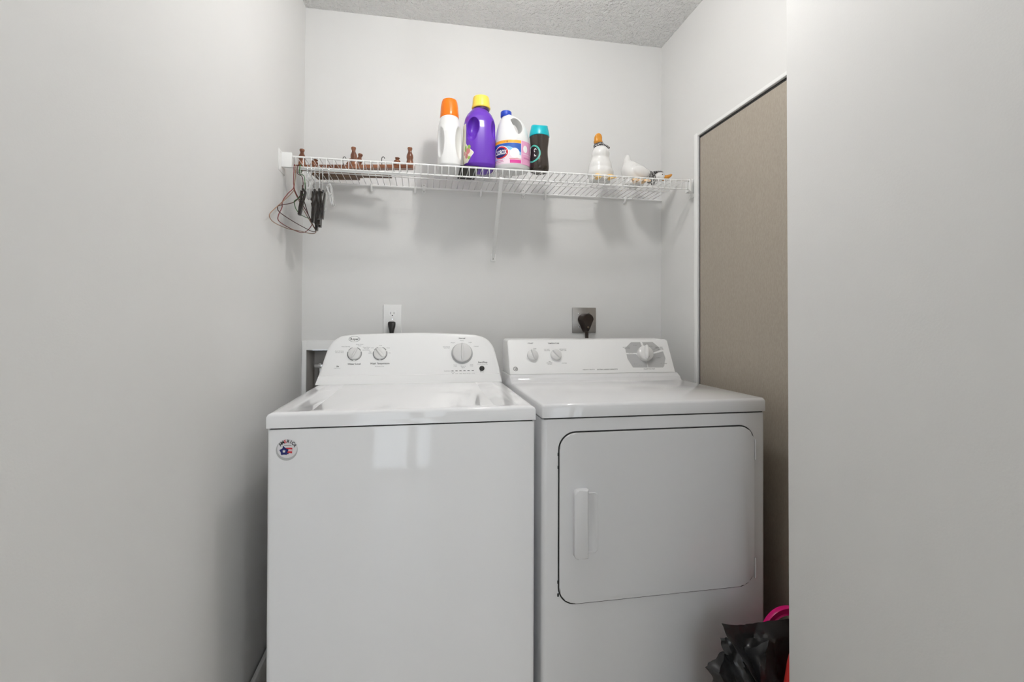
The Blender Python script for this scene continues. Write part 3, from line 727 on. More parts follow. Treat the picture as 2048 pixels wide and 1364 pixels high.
bm = bmesh.new(); lathe(bm, [(.0355, ST+.205), (.0362, ST+.208), (.0352, ST+.222), (.0330, ST+.250), (.0300, ST+.268), (.0270, ST+.2755), (.0200, ST+.279), (.001, ST+.2795)], (cx, cy, 0), 40); obj('cap', bm, BORANGE, t, 50)

# flat dark box under the purple bottle, white tub behind
tag(box('flat_box', .134, .2030, 1.805, 1.968, ST, ST+.0040, mat('dark_grey_card', (.045, .042, .036, 1), .6), bev=.0008), 'flat dark grey box lying on the wire shelf under the purple bottle', 'box')
tb = thing('small_tub', 'small round white tub mostly hidden behind the purple bottle', 'tub', (.2450, 1.968, ST))
bm = bmesh.new(); lathe(bm, [(.028, ST), (.032, ST+.003), (.033, ST+.02), (.033, ST+.058), (.030, ST+.062), (.001, ST+.062)], (.2450, 1.968, 0), 36); obj('tub_body', bm, BWHITE, tb, 40)
bm = bmesh.new(); lathe(bm, [(.034, ST+.0622), (.0345, ST+.064), (.0345, ST+.074), (.033, ST+.076), (.001, ST+.076)], (.2450, 1.968, 0), 36); obj('lid', bm, PLASTIC, tb, 40)

# purple bottle
cx, cy = .2110, 1.8640; PZ = ST+.0042
t = thing('fabric_softener_bottle', 'purple laundry bottle with a ribbed yellow cap, tallest on the wire shelf', 'bottle', (cx, cy, PZ))
bm = bmesh.new(); secs = []
for z, rx, ry, e in ((0, .046, .046, 3), (.003, .053, .054, 3), (.014, .0600, .0600, 3), (.030, .0612, .0610, 3.0), (.10, .0610, .0600, 2.8), (.150, .0610, .0590, 2.7), (.175, .0600, .0570, 2.5), (.195, .0560, .0520, 2.3), (.212, .0480, .0450, 2.1), (.224, .0380, .0370, 2), (.231, .0310, .0310, 2), (.234, .0300, .0300, 2)):
    secs.append(sup(cx, cy, rx, ry, PZ+z, e, 56))
loft(bm, secs)
c1 = bmesh.new(); ell(c1, (cx-.031, cy-.062, PZ+.150), (.0235, .042, .040), (0, .1, 0), 36)
c2 = bmesh.new(); ell(c2, (cx+.0540, cy-.050, PZ+.150), (.0150, .040, .040), (0, 0, 0), 36)
c3 = bmesh.new(); ell(c3, (cx-.036, cy-.068, PZ+.118), (.0200, .030, .026), (0, .3, 0), 36)
remeshed('bottle_body', bm, BPURPLE, t, .0015, 5, [c1, c2, c3])
bm = bmesh.new(); lathe(bm, [(.0290, PZ+.228), (.0315, PZ+.232), (.0315, PZ+.238), (.029, PZ+.241)], (cx+.006, cy, 0), 36); obj('neck', bm, BPURPLED, t, 40)
bm = bmesh.new(); secs = []
for z, r_ in ((.2395, .0345), (.2410, .0358), (.247, .0355), (.248, .0338), (.270, .0318), (.2815, .0308), (.284, .0295), (.2845, .001)):
    s = []
    for k in range(96):
        a = 2*PI*k/96; rr = r_*(1+(.012 if (k // 2) % 2 else 0)*(1 if .2485 > z or z > .2835 else 1)); s.append(Vector((cx+.006+rr*math.cos(a), cy+rr*math.sin(a), PZ+z)))
    secs.append(s)
loft(bm, secs); obj('cap', bm, BYELLOW, t, 50)
# label on the left face: white edge, printed flowers
def pfn(off):
    def fn(a, z):
        e = 2.9; c, s = math.cos(a), math.sin(a)
        return Vector((cx+(.0614+off)*math.copysign(abs(c)**(2/e), c), cy+(.0606+off)*math.copysign(abs(s)**(2/e), s), z))
    return fn
bm = bmesh.new()
edge = lambda z: 3.80+.62*max(0, min(1, (PZ+.082-z)/.03))*max(0, 1-((PZ+.05-z)/.045 if z < PZ+.05 else 0)) if z < PZ+.085 else 3.72
nz_, na_ = 26, 14
for off, g, mi in ((.0006, 0, 0), (.0010, .05, 1)):
    V = []
    for j in range(nz_+1):
        z = PZ+.014+g*.03+(.150-.03*g)*j/nz_; a1_ = edge(z)-g
        V.append([bm.verts.new(pfn(off)(2.6+(a1_-2.6)*i/na_, z)) for i in range(na_+1)])
    for j in range(nz_):
        for i in range(na_):
            f = bm.faces.new((V[j][i], V[j][i+1], V[j+1][i+1], V[j+1][i])); f.material_index = mi
for a_, z_, ra, rb, mi in ((3.95, .058, .20, .012, 2), (3.80, .040, .16, .010, 2), (4.05, .072, .14, .008, 3), (3.70, .068, .12, .012, 3), (4.05, .032, .13, .006, 3), (3.55, .052, .12, .008, 2)):
    disc(bm, (a_, PZ+z_), ra, rb, pfn(.0014), mi, 14)
obj('label', bm, [LAB_WHITE, flat('label_cream', 232, 226, 206), flat('label_flower_rose', 206, 128, 130), LAB_GREEN], t, 60)

# bleach jug
cx, cy = .3380, 1.8440
t = thing('bleach_jug', 'white bleach jug with a blue cap, side handle and a blue and pink label', 'bottle', (cx, cy, ST))
bm = bmesh.new(); secs = []
for z, rx, ry, dx in ((0, .050, .042, 0), (.003, .060, .052, 0), (.012, .0665, .0560, 0), (.014, .0680, .0572, 0), (.108, .0680, .0572, 0), (.116, .0670, .0565, 0), (.140, .0635, .0530, -.001), (.165, .0570, .0470, -.003), (.185, .0490, .0400, -.005), (.200, .0390, .0310, -.008), (.209, .0290, .0240, -.013), (.214, .0215, .0205, -.0225), (.220, .0185, .0185, -.0260), (.226, .0180, .0180, -.0260)):
    secs.append(sup(cx+dx, cy, rx, ry, ST+z, 2.0, 64))
loft(bm, secs)
c1 = bmesh.new(); P = [(.3205, 1.9090), (.3330, 1.9170), (.3480, 1.9150), (.3600, 1.9020), (.3660, 1.8830), (.3640, 1.8660), (.3540, 1.8530), (.3440, 1.8520), (.3360, 1.8700), (.3275, 1.8900)]
P = [(p.x+.002, p.y) for p in spline([(a, b, 0) for a, b in P+P[:1]], 4)[:-1]]
prism_y(c1, P, cy-.1, cy+.1)
remeshed('bottle_body', bm, BWHITE, t, .0015, 5, [c1])
bm = bmesh.new(); secs = []
for z, r_ in ((.2105, .0195), (.212, .0208), (.2300, .0208), (.2320, .0195), (.2325, .001)):
    secs.append([Vector((cx-.026+r_*(1+(.02 if k % 2 else 0))*math.cos(2*PI*k/72), cy+r_*(1+(.02 if k % 2 else 0))*math.sin(2*PI*k/72), ST+z)) for k in range(72)])
loft(bm, secs); obj('cap', bm, BBLUE, t, 50)
def W(off): return ellwrap(cx, cy, .0680, .0572, off)
bm = bmesh.new(); w0, w1, w2, w3 = W(.0008), W(.0011), W(.0014), W(.0017)
zb = ST
patch(bm, -1.9, 1.5, zb+.0165, zb+.106, w0, 0, 60)                       # pale base
patch(bm, -1.9, .33, zb+.0945, zb+.1055, w1, 1, 40)                      # orange band
patch(bm, -1.9, .33, lambda a: zb+.071-.020*max(0, a+.35)**1+.012*math.sin((a+1.9)*1.3), zb+.0938, w1, 2, 40)   # blue field
patch(bm, -1.9, .33, lambda a: zb+.060-.020*max(0, a+.35)+.010*math.sin((a+1.9)*1.3), lambda a: zb+.071-.020*max(0, a+.35)+.012*math.sin((a+1.9)*1.3), w1, 3, 40)
patch(bm, .36, 1.5, zb+.0165, zb+.1055, w1, 4, 24)                       # pink side panel
patch(bm, -.30, .33, zb+.0190, zb+.0310, w1, 5, 16)                      # magenta box
disc(bm, (-.03, zb+.0565), .27, .0190, w2, 6, 28)                       # white swirl
disc(bm, (.22, zb+.043), .12, .0070, w2, 6, 16)
patch(bm, -.33, .33, zb+.0340, zb+.0356, w2, 7, 12)
disc(bm, (.62, zb+.076), .16, .0140, w2, 6, 20)
patch(bm, .40, 1.4, zb+.0555, zb+.0567, w2, 6, 12); patch(bm, .50, 1.1, zb+.0380, zb+.0440, w2, 8, 12)
disc(bm, (-.86, zb+.0600), .50, .0260, w2, 6, 32); disc(bm, (-.86, zb+.0600), .46, .0235, w3, 7, 32)
w4, w5 = W(.0020), W(.0023)
disc(bm, (-.90, zb+.0600), .40, .0190, w4, 9, 32)
text(bm, 'CLOROX', .0230, w5, (-.885, zb+.0600), bold=.03, width=.80, mi=6)
for k, (z_, wd, mi) in enumerate(((.036, .8, 3), (.030, .7, 5), (.0245, .75, 8))):
    patch(bm, -1.4, -1.4+wd, zb+z_, zb+z_+.0016, w2, mi, 12)
text(bm, '+ 18', .0085, w2, (-.52, zb+.0985), mi=10, width=.20)
obj('label', bm, [LAB_PALE, LAB_ORANGE, LAB_BLUE, LAB_SKY, LAB_PINK, LAB_MAG, LAB_WHITE, LAB_RED, flat('label_mauve', 206, 128, 170), LAB_NAVY, LAB_BLACK], t, 60)

# dark scent booster bottle with teal cap
cx, cy = .4410, 1.8300
t = thing('scent_beads_bottle', 'dark metallic hourglass bottle with a teal cap beside the bleach jug', 'bottle', (cx, cy, ST))
bm = bmesh.new(); lathe(bm, [(.001, ST+.001), (.026, ST), (.034, ST+.004), (.0372, ST+.014), (.0376, ST+.024), (.0358, ST+.045), (.0335, ST+.067), (.0328, ST+.082), (.0338, ST+.100), (.0362, ST+.118), (.0378, ST+.132), (.0378, ST+.137), (.001, ST+.138)], (cx, cy, 0), 48); obj('bottle_body', bm, BDARK, t, 60)
bm = bmesh.new(); secs = []
for z, r_, dip in ((.1372, .0375, 0), (.1385, .0392, 0), (.146, .0390, 0), (.158, .0370, 0), (.170, .0338, .3), (.1765, .0325, 1), (.1780, .0305, 1), (.1760, .0200, 1), (.1745, .001, 1)):
    secs.append([Vector((cx+r_*math.cos(2*PI*k/48), cy+r_*math.sin(2*PI*k/48), ST+z+dip*.0042*(math.cos(4*PI*k/48)))) if r_ > .03 else Vector((cx+r_*math.cos(2*PI*k/48), cy+r_*math.sin(2*PI*k/48), ST+z)) for k in range(48)])
loft(bm, secs); obj('cap', bm, BTEAL, t, 50)
def tfn(off):
    pr_ = [(.014, .0372), (.024, .0376), (.045, .0358), (.067, .0335), (.082, .0328), (.100, .0338), (.118, .0362), (.132, .0378)]
    def fn(a, z):
        zz = z-ST; r_ = pr_[0][1]
        for (za, ra), (zb_, rb) in zip(pr_, pr_[1:]):
            if za <= zz <= zb_: r_ = ra+(rb-ra)*(zz-za)/(zb_-za)
        return Vector((cx+(r_+off)*math.sin(a), cy-(r_+off)*math.cos(a), z))
    return fn
bm = bmesh.new(); c_ = (-1.02, ST+.066)
disc(bm, c_, .92, .0340, tfn(.0006), 1, 48, .0, rings=8)
disc(bm, c_, .92, .0340, tfn(.0010), 0, 48, .93, rings=1); disc(bm, c_, .82, .0305, tfn(.0010), 0, 48, .93, rings=1)
disc(bm, (-.72, ST+.078), .16, .0075, tfn(.0012), 2, 18, .6, .2, 4.6, 1); disc(bm, (-.70, ST+.060), .13, .0060, tfn(.0012), 2, 18, .5, 2.2, 6.0, 1)
obj('label', bm, [LAB_TEAL, LAB_BLACK, LAB_WHITE], t, 60)

# ------------------------------------------------------------------ ceramic geese
cx, cy = .7180, 1.9050
t = thing('goose_figurine', 'white ceramic goose sitting upright with its beak raised, wearing a checked scarf', 'figurine', (cx, cy, ST))
bm = bmesh.new()
ell(bm, (cx+.001, cy, ST+.038), (.0540, .050, .044), seg=28); ell(bm, (cx, cy, ST+.062), (.0480, .046, .050), seg=28); ell(bm, (cx, cy, ST+.082), (.0400, .040, .045), seg=28)
ell(bm, (cx-.001, cy-.006, ST+.116), (.0365, .036, .036), seg=28); ell(bm, (cx, cy-.002, ST+.098), (.0355, .036, .040), seg=28)
ell(bm, (cx, cy+.03, ST+.045), (.030, .040, .030), seg=20); ell(bm, (cx-.008, cy-.004, ST+.150), (.0150, .016, .018), seg=20)
lathe(bm, [(.040, ST), (.046, ST+.004), (.046, ST+.03)], (cx, cy, 0), 32)
remeshed('goose_body', bm, CERAM, t, .0020, 26)
bm = bmesh.new(); secs = []
for z, rx, ry, dx, dy in ((.1560, .0140, .0140, -.010, -.004), (.1600, .0175, .0160, -.011, -.005), (.1655, .0182, .0160, -.012, -.007), (.1700, .0165, .0120, -.013, -.009), (.1800, .0165, .0090, -.014, -.013), (.1880, .0140, .0065, -.014, -.016), (.1935, .0090, .0040, -.014, -.018), (.1955, .003, .002, -.014, -.019)):
    secs.append(sup(cx+dx, cy+dy, rx, ry, ST+z, 2.2, 28))
loft(bm, secs); obj('beak', bm, BEAK, t, 60)
bm = bmesh.new(); secs = []
for k in range(36):
    a = 2*PI*k/36; c0 = Vector((cx-.006+.0190*math.cos(a), cy-.005+.0190*math.sin(a), ST+.1490+.002*math.sin(3*a)))
    o_ = Vector((math.cos(a), math.sin(a), 0)); secs.append([c0+o_*x_+Vector((0, 0, z_)) for x_, z_ in ((-.003, -.010), (.0040, -.008), (.0060, 0), (.002, .008), (-.005, .010))])
R = [[bm.verts.new(p) for p in s] for s in secs]
for i in range(36):
    for j in range(5): bm.faces.new((R[i][j], R[i][(j+1) % 5], R[(i+1) % 36][(j+1) % 5], R[(i+1) % 36][j]))
ell(bm, (cx+.024, cy-.004, ST+.1500), (.018, .007, .0060), (0, .40, 0), 16); ell(bm, (cx+.036, cy+.010, ST+.134), (.0035, .010, .016), (.2, -.25, 0), 14)
obj('scarf', bm, SCARF, t, 60)
for dx in (-.022, .022):
    bm = bmesh.new(); secs = []
    for q, w_, h_ in ((0, .004, .004), (.15, .010, .011), (.5, .016, .0125), (.8, .020, .009), (1, .018, .004)):
        s = []
        for k in range(20):
            a = 2*PI*k/20; s.append(Vector((cx+dx*(1+.35*q)+w_*math.cos(a)*(1+.10*math.cos(3*a)*q), cy-.014-.050*q, ST+.0005+h_+h_*math.sin(a)*.98)))
        secs.append(s)
    loft(bm, secs); obj('foot', bm, FEET, t, 60)
# second goose, leaning forward to the right
cx, cy = .8800, 1.9300
t = thing('goose_figurine', 'white ceramic goose bent low with tail up and beak towards the right wall', 'figurine', (cx, cy, ST))
bm = bmesh.new()
ell(bm, (cx+.004, cy, ST+.052), (.060, .048, .044), (0, .25, 0), 28); ell(bm, (cx-.018, cy, ST+.066), (.040, .040, .040), (0, 0, 0), 24)
ell(bm, (cx-.034, cy, ST+.098), (.016, .018, .036), (0, .12, 0), 20); ell(bm, (cx+.036, cy, ST+.050), (.036, .036, .032), (0, .5, 0), 24)
ell(bm, (cx+.068, cy-.004, ST+.040), (.030, .020, .018), (0, .25, 0), 20); ell(bm, (cx+.110, cy-.008, ST+.0445), (.025, .021, .0205), (0, -.05, 0), 20)
ell(bm, (cx+.090, cy-.006, ST+.037), (.024, .016, .015), (0, 0, 0), 20)
ell(bm, (cx+.012, cy-.040, ST+.052), (.038, .013, .024), (0, .35, .1), 20)
lathe(bm, [(.034, ST), (.040, ST+.004), (.040, ST+.03)], (cx, cy, 0), 32)
remeshed('goose_body', bm, CERAM, t, .0020, 26)
bm = bmesh.new(); secs = []
for x, rz, ry, dz in ((.121, .0130, .0140, .0065), (.129, .0125, .0150, .0060), (.138, .0105, .0150, .0075), (.150, .0090, .0145, .0120), (.161, .0070, .0120, .0180), (.167, .0030, .006, .021)):
    secs.append([Vector((cx+x, cy-.008+ry*math.cos(2*PI*k/24), ST+.034+dz+rz*math.sin(2*PI*k/24))) for k in range(24)])
loft(bm, secs); obj('beak', bm, BEAK, t, 60)
bm = bmesh.new(); R = []
for k in range(36):
    a = 2*PI*k/36; o_ = Vector((-.25*math.sin(a), math.cos(a), math.sin(a))); c0 = Vector((cx+.068, cy-.005, ST+.041))+o_*.0205
    R.append([bm.verts.new(c0+o_*x_+Vector((z_, 0, 0))) for x_, z_ in ((-.003, -.017), (.0040, -.014), (.0060, 0), (.0040, .013), (-.003, .017))])
for i in range(36):
    for j in range(5): bm.faces.new((R[i][j], R[i][(j+1) % 5], R[(i+1) % 36][(j+1) % 5], R[(i+1) % 36][j]))
ell(bm, (cx+.098, cy-.010, ST+.0615), (.028, .014, .0060), (0, -.10, 0), 16); ell(bm, (cx+.070, cy-.028, ST+.014), (.010, .004, .014), (0, .3, 0), 14); ell(bm, (cx+.052, cy-.020, ST+.0245), (.014, .004, .0035), (0, .1, 0), 14)
obj('scarf', bm, SCARF, t, 60)
bm = bmesh.new(); ell(bm, (cx+.114, cy-.0285, ST+.0490), (.0024, .0020, .0024), seg=10); obj('eye', bm, BLACK, t, 180)
for dx in (-.020, .018):
    bm = bmesh.new(); secs = []
    for q, w_, h_ in ((0, .004, .004), (.15, .010, .010), (.5, .015, .0115), (.8, .018, .008), (1, .015, .004)):
        secs.append([Vector((cx+dx*(1+.3*q)+w_*math.cos(2*PI*k/20), cy-.036-.038*q, ST+.0005+h_+h_*math.sin(2*PI*k/20)*.98)) for k in range(20)])
    loft(bm, secs); obj('foot', bm, mat('pale_orange_feet_glaze', srgb(244, 206, 160), .3) if dx < 0 else bpy.data.materials['pale_orange_feet_glaze'], t, 60)

# ------------------------------------------------------------------ wooden peg rack lying on the shelf
t = thing('peg_rack', 'reddish brown wooden peg rack lying on the left end of the wire shelf', 'rack', (-.25, 1.95, ST))
def slat(a, b, w, h, z0, m, nm, round_end=True):
    a = Vector((*a, 0)); b = Vector((*b, 0)); d = (b-a).normalized(); n_ = Vector((-d.y, d.x, 0)); k = bmesh.new()
    pts = [a-n_*w/2, b-n_*w/2]
    if round_end: pts += [b+d*w/2*math.sin(q)-n_*w/2*math.cos(q) for q in (.5, 1.0, 1.57, 2.1, 2.6)]
    pts += [b+n_*w/2, a+n_*w/2]
    lo = [k.verts.new((p.x, p.y, z0)) for p in pts]; hi = [k.verts.new((p.x, p.y, z0+h)) for p in pts]; k.faces.new(lo[::-1]); tf = k.faces.new(hi)
    for i in range(len(pts)): k.faces.new((lo[i], lo[(i+1) % len(pts)], hi[(i+1) % len(pts)], hi[i]))
    bmesh.ops.bevel(k, geom=list(tf.edges), offset=.002, segments=2, affect='EDGES')
    return obj(nm, k, m, t, 45)
slat((-.470, 1.963), (-.045, 1.877), .026, .0145, ST+.0005, WOOD, 'rail')
slat((-.430, 2.050), (-.262, 2.024), .078, .0100, ST+.0004, WOODD, 'back_board', False)
slat((-.262, 2.003), (-.129, 1.988), .050, .0100, ST+.0004, WOODD, 'middle_board', False)
slat((-.470, 2.010), (-.250, 2.060), .022, .0100, ST+.0108, WOODD, 'cross_slat', True)
def peg(x, y, h, lean=0, leany=0, m=WOOD):
    k = bmesh.new(); pr_ = [(.0130, 0), (.0125, .15), (.0105, .30), (.0120, .42), (.0115, .55), (.0075, .68), (.0060, .76), (.0070, .82), (.0090, .90), (.0080, .96), (.001, 1.0)]
    M = Matrix.Rotation(lean, 3, 'Y') @ Matrix.Rotation(leany, 3, 'X')
    lathe(k, [(r_*1.05, q*h) for r_, q in pr_], (x, y, ST+.0150), 20, mtx=M); obj('peg', k, m, t, 50)
peg(-.4560, 1.958, .064); peg(-.2600, 1.921, .072, -.05); peg(-.0520, 1.879, .070)
peg(-.4120, 1.950, .026, .30); peg(-.1000, 1.888, .030, .05); peg(-.2790, 1.927, .040, .45, .1)
peg(-.2530, 1.950, .060, .20, -.1)
for x, y in ((-.2990, 1.915), (-.1550, 1.887)):
    k = bmesh.new(); tube(k, spline([(x, y, ST+.012), (x-.001, y-.002, ST+.026), (x, y-.002, ST+.040), (x+.006, y-.002, ST+.043), (x+.010, y-.001, ST+.037)], 4), .0014, 6)
    obj('wire_hook', k, BLACK, t, 180)

# ------------------------------------------------------------------ hangers on the front rod
def wire_hanger(name, pts, m, label, r=.0014):
    k = bmesh.new(); tube(k, spline(pts, 6), r, 7); o = obj(name, k, m, None, 180); tag(o, label, 'hanger', 'wire hangers on the left end of the shelf rod')
HK = lambda x: [(x, 1.812, 1.666), (x, 1.8125, 1.680), (x, 1.804, 1.6885), (x, 1.796, 1.682), (x, 1.7925, 1.660)]
RPTS = __import__('json').loads('''[[[-0.438,1.813,1.662],[-0.438,1.8135,1.676],[-0.438,1.804,1.6885],[-0.438,1.7945,1.68],[-0.438,1.792,1.655],[-0.445,1.8,1.6091],[-0.4457,1.79,1.5907],[-0.4516,1.72,1.5466],[-0.4585,1.64,1.4992],[-0.4687,1.615,1.4742],[-0.4701,1.62,1.4612],[-0.4667,1.66,1.4539],[-0.455,1.76,1.456],[-0.4362,1.85,1.465],[-0.4204,1.95,1.4748],[-0.4065,1.97,1.4848],[-0.4112,1.94,1.5018],[-0.4265,1.88,1.5388],[-0.4348,1.82,1.5692],[-0.445,1.8,1.5986],[-0.4451,1.8,1.6161]],[[-0.444,1.813,1.662],[-0.444,1.8135,1.676],[-0.444,1.804,1.6885],[-0.444,1.7945,1.68],[-0.444,1.792,1.655],[-0.4468,1.8,1.6247],[-0.4442,1.79,1.6029],[-0.4506,1.74,1.5686],[-0.4555,1.7,1.5332],[-0.4542,1.69,1.5112],[-0.4592,1.67,1.4821],[-0.4618,1.68,1.4663],[-0.4578,1.74,1.4622],[-0.4506,1.84,1.4644],[-0.4393,1.9,1.4687],[-0.4268,1.93,1.4841],[-0.417,1.95,1.5111],[-0.4182,1.93,1.5259],[-0.4266,1.88,1.5516],[-0.4348,1.82,1.5762],[-0.4409,1.79,1.5979],[-0.4451,1.8,1.6196]],[[-0.432,1.813,1.662],[-0.432,1.8135,1.676],[-0.432,1.804,1.6885],[-0.432,1.7945,1.68],[-0.432,1.792,1.655],[-0.4206,1.8,1.649],[-0.4156,1.8,1.6317],[-0.4171,1.8,1.6001],[-0.4277,1.79,1.569],[-0.4348,1.76,1.5473],[-0.4452,1.72,1.5303],[-0.4551,1.66,1.5105],[-0.4568,1.65,1.5001],[-0.4547,1.67,1.4903],[-0.4417,1.77,1.4842],[-0.4239,1.87,1.4802],[-0.4108,1.93,1.4791],[-0.4043,1.95,1.4888],[-0.4178,1.92,1.5238],[-0.4221,1.86,1.5653],[-0.4176,1.81,1.5816],[-0.4172,1.8,1.6176]],[[-0.425,1.813,1.662],[-0.425,1.8135,1.676],[-0.425,1.804,1.6885],[-0.425,1.7945,1.68],[-0.425,1.792,1.655],[-0.4124,1.8,1.6495],[-0.4089,1.8,1.6216],[-0.4088,1.8,1.5917],[-0.4179,1.79,1.5782],[-0.4245,1.77,1.5623],[-0.4308,1.75,1.5484],[-0.4332,1.76,1.5405],[-0.4331,1.78,1.5281],[-0.4295,1.82,1.5198],[-0.4229,1.88,1.5206],[-0.4169,1.9,1.5233]]]''')
wire_hanger('wire_hanger', RPTS[0], TAN_WIRE, 'thin tan wire hanger reaching furthest out to the left wall')
wire_hanger('wire_hanger', RPTS[1], RED_WIRE, 'red coated wire hanger with a kinked shoulder, at the left end of the shelf rod')
wire_hanger('wire_hanger', RPTS[2], DRED_WIRE, 'maroon coated wire hanger with a flattened loop, behind the red one')
wire_hanger('wire_hanger', RPTS[3], GREEN_WIRE, 'green coated wire hanger, the only green one on the rod')

def clip_mesh(k, c, ln, w, ang, mi=0):
    """spring clip, two jaws joined by a coil; hangs down from c"""
    M = Matrix.Rotation(ang, 3, 'Y')
    for sgn in (-1, 1):
        secs = []
        for q, off, th in ((0, .0068, .0016), (.2, .0055, .0020), (.45, .0026, .0024), (.7, .0030, .0022), (.9, .0022, .0020), (1, .0024, .0012)):
            cs = []
            for a, b in ((-1, -1), (1, -1), (1, 1), (-1, 1)):
                cs.append(Vector(c)+M @ Vector((sgn*off+b*th, a*w/2*(1 if q < .8 else 1.05), -q*ln)))
            secs.append(cs)
        loft(k, secs, mi=mi)
    tube(k, [Vector(c)+M @ Vector((0, -w*.6, -.46*ln)), Vector(c)+M @ Vector((0, w*.6, -.46*ln))], .0034, 8, mi=mi)
def clip_hanger(near, far, zb, m, label, clen, cw, tilt=(0, 0)):
    near = Vector((near[0], near[1], zb)); far = Vector((far[0], far[1], zb))
    q = (1.80-near.y)/(far.y-near.y); x = near.x+(far.x-near.x)*max(0, min(1, q))
    tt = thing('clip_hanger', label, 'hanger', (x, 1.80, zb-clen), 'clip hangers on the shelf rod')
    k = bmesh.new(); tube(k, spline([(x-.001, 1.8125, 1.664), (x, 1.8120, 1.680), (x, 1.804, 1.6880), (x, 1.7965, 1.681), (x, 1.7945, 1.660), (x+.001, 1.799, (zb+1.665)/2), (x, 1.802, zb+.002)], 6), .0015, 8); obj('hook', k, CHROME, tt, 180)
    d = (far-near).normalized(); k = bmesh.new(); tube(k, [near-d*.010, far+d*.010], .0042, 8); obj('bar', k, m, tt, 50)
    for p, a in ((near, tilt[0]), (far, tilt[1])):
        k = bmesh.new(); clip_mesh(k, (p.x, p.y, zb-.0045), clen, cw, a); obj('clip', k, m, tt, 40)
clip_hanger((-.3860, 1.765), (-.3900, 1.850), 1.6290, CLEAR, 'clear plastic clip hanger left of the dark ones on the shelf rod', .064, .026, (.05, -.1))
clip_hanger((-.4000, 1.742), (-.4020, 1.905), 1.5850, DCLIP, 'dark brown clip hanger with its front clip swung out left', .082, .018, (.16, -.12))
clip_hanger((-.3730, 1.785), (-.3990, 1.935), 1.5960, DCLIP, 'dark brown clip hanger whose rear clip hangs lowest of the bunch', .108, .019, (.06, -.02))
clip_hanger((-.3590, 1.790), (-.3860, 1.940), 1.6000, DCLIP, 'dark brown clip hanger in the middle of the bunch', .098, .019, (.04, 0))
clip_hanger((-.3480, 1.793), (-.3780, 1.895), 1.5960, DCLIP, 'dark brown clip hanger on the right side of the dark bunch', .092, .018, (.02, .03))
clip_hanger((-.3260, 1.790), (-.3560, 1.880), 1.6200, CLEAR, 'clear plastic clip hanger at the right end of the bunch on the shelf rod', .070, .028, (-.2, .05))

# ------------------------------------------------------------------ bag, pink tote in front of the dryer
BG = __import__('json').loads('''[[[[0.7472,1.12,0.3766],[0.7994,1.13,0.3611],[0.85,1.14,0.3535],[0.9019,1.15,0.3484],[0.9704,1.16,0.3418],[1.0332,1.17,0.321]],[[0.7477,1.1,0.3589],[0.7965,1.12,0.332],[0.8468,1.13,0.3225],[0.8734,1.11,0.3296],[0.9378,1.13,0.3174],[1.0155,1.15,0.2921]],[[0.7641,1.09,0.3313],[0.8071,1.115,0.3036],[0.8243,1.1,0.319],[0.8523,1.085,0.3442],[0.903,1.12,0.2787],[0.9977,1.13,0.2607]],[[0.7772,1.07,0.3077],[0.8173,1.1,0.2872],[0.8294,1.09,0.3013],[0.836,1.075,0.3229],[0.8964,1.11,0.2542],[0.9888,1.12,0.2293]],[[0.7997,1.06,0.2658],[0.8251,1.09,0.2434],[0.8259,1.08,0.2505],[0.8437,1.085,0.2446],[0.8923,1.105,0.2188],[0.9799,1.11,0.1987]],[[0.8269,1.06,0.1702],[0.8481,1.08,0.1512],[0.8565,1.08,0.15],[0.8718,1.085,0.1438],[0.9126,1.1,0.126],[0.9797,1.11,0.1084]]],[[[0.7497,1.13,0.3347],[0.7632,1.125,0.3376],[0.7711,1.12,0.3323]],[[0.7528,1.12,0.3092],[0.7635,1.105,0.3116],[0.7851,1.1,0.3036]],[[0.7614,1.11,0.2772],[0.7732,1.095,0.2799],[0.8001,1.09,0.2738]],[[0.778,1.1,0.2323],[0.7908,1.085,0.2391],[0.8203,1.08,0.2352]],[[0.7916,1.09,0.1513],[0.8157,1.085,0.1518],[0.8467,1.08,0.1514]]],[[[0.7548,1.125,0.3019],[0.7598,1.12,0.3008],[0.7711,1.12,0.2919]],[[0.7093,1.1,0.3016],[0.7198,1.085,0.2995],[0.767,1.11,0.2703]],[[0.6826,1.09,0.2958],[0.7045,1.07,0.2937],[0.7656,1.1,0.2587]],[[0.695,1.08,0.2818],[0.7111,1.06,0.282],[0.7704,1.095,0.2369]],[[0.7232,1.07,0.2131],[0.743,1.06,0.2181],[0.8055,1.09,0.1864]]]]''')
t = thing('trash_bag', 'crumpled black plastic bag standing in front of the dryer by the entry wall', 'bag', (.82, 1.16, 0))
bm = bmesh.new()
def sheet(rows, sub=3, amp=.0035, seed=0):
    V = [[bm.verts.new(p) for p in r_] for r_ in rows]; fs = []
    for a, b in zip(V, V[1:]):
        for i in range(len(a)-1): fs.append(bm.faces.new((a[i], a[i+1], b[i+1], b[i])))
    es = list(set(e for f in fs for e in f.edges))
    r_ = bmesh.ops.subdivide_edges(bm, edges=es, cuts=sub, use_grid_fill=True, smooth=.25)
    vs = set(v for f in fs if f.is_valid for v in f.verts)
    for e in r_['geom_inner']:
        if isinstance(e, bmesh.types.BMVert): vs.add(e)
    for v in vs:
        p = v.co*30+Vector((seed, 0, 0)); d = 1-2*abs(noise.noise(p)); d2 = 1-2*abs(noise.noise(p*2.3))
        v.co += Vector((0, -1, .2))*(amp*(d+.35*d2-.6))
for i, rows in enumerate(BG): sheet(rows, 4, .0075 if i else .0055, i*7.3)
r_ = bmesh.ops.solidify(bm, geom=bm.faces[:], thickness=.0012)
for f in bm.faces: f.smooth = True
obj('bag_film', bm, BAGM, t, 32)
bm = bmesh.new(); secs = []
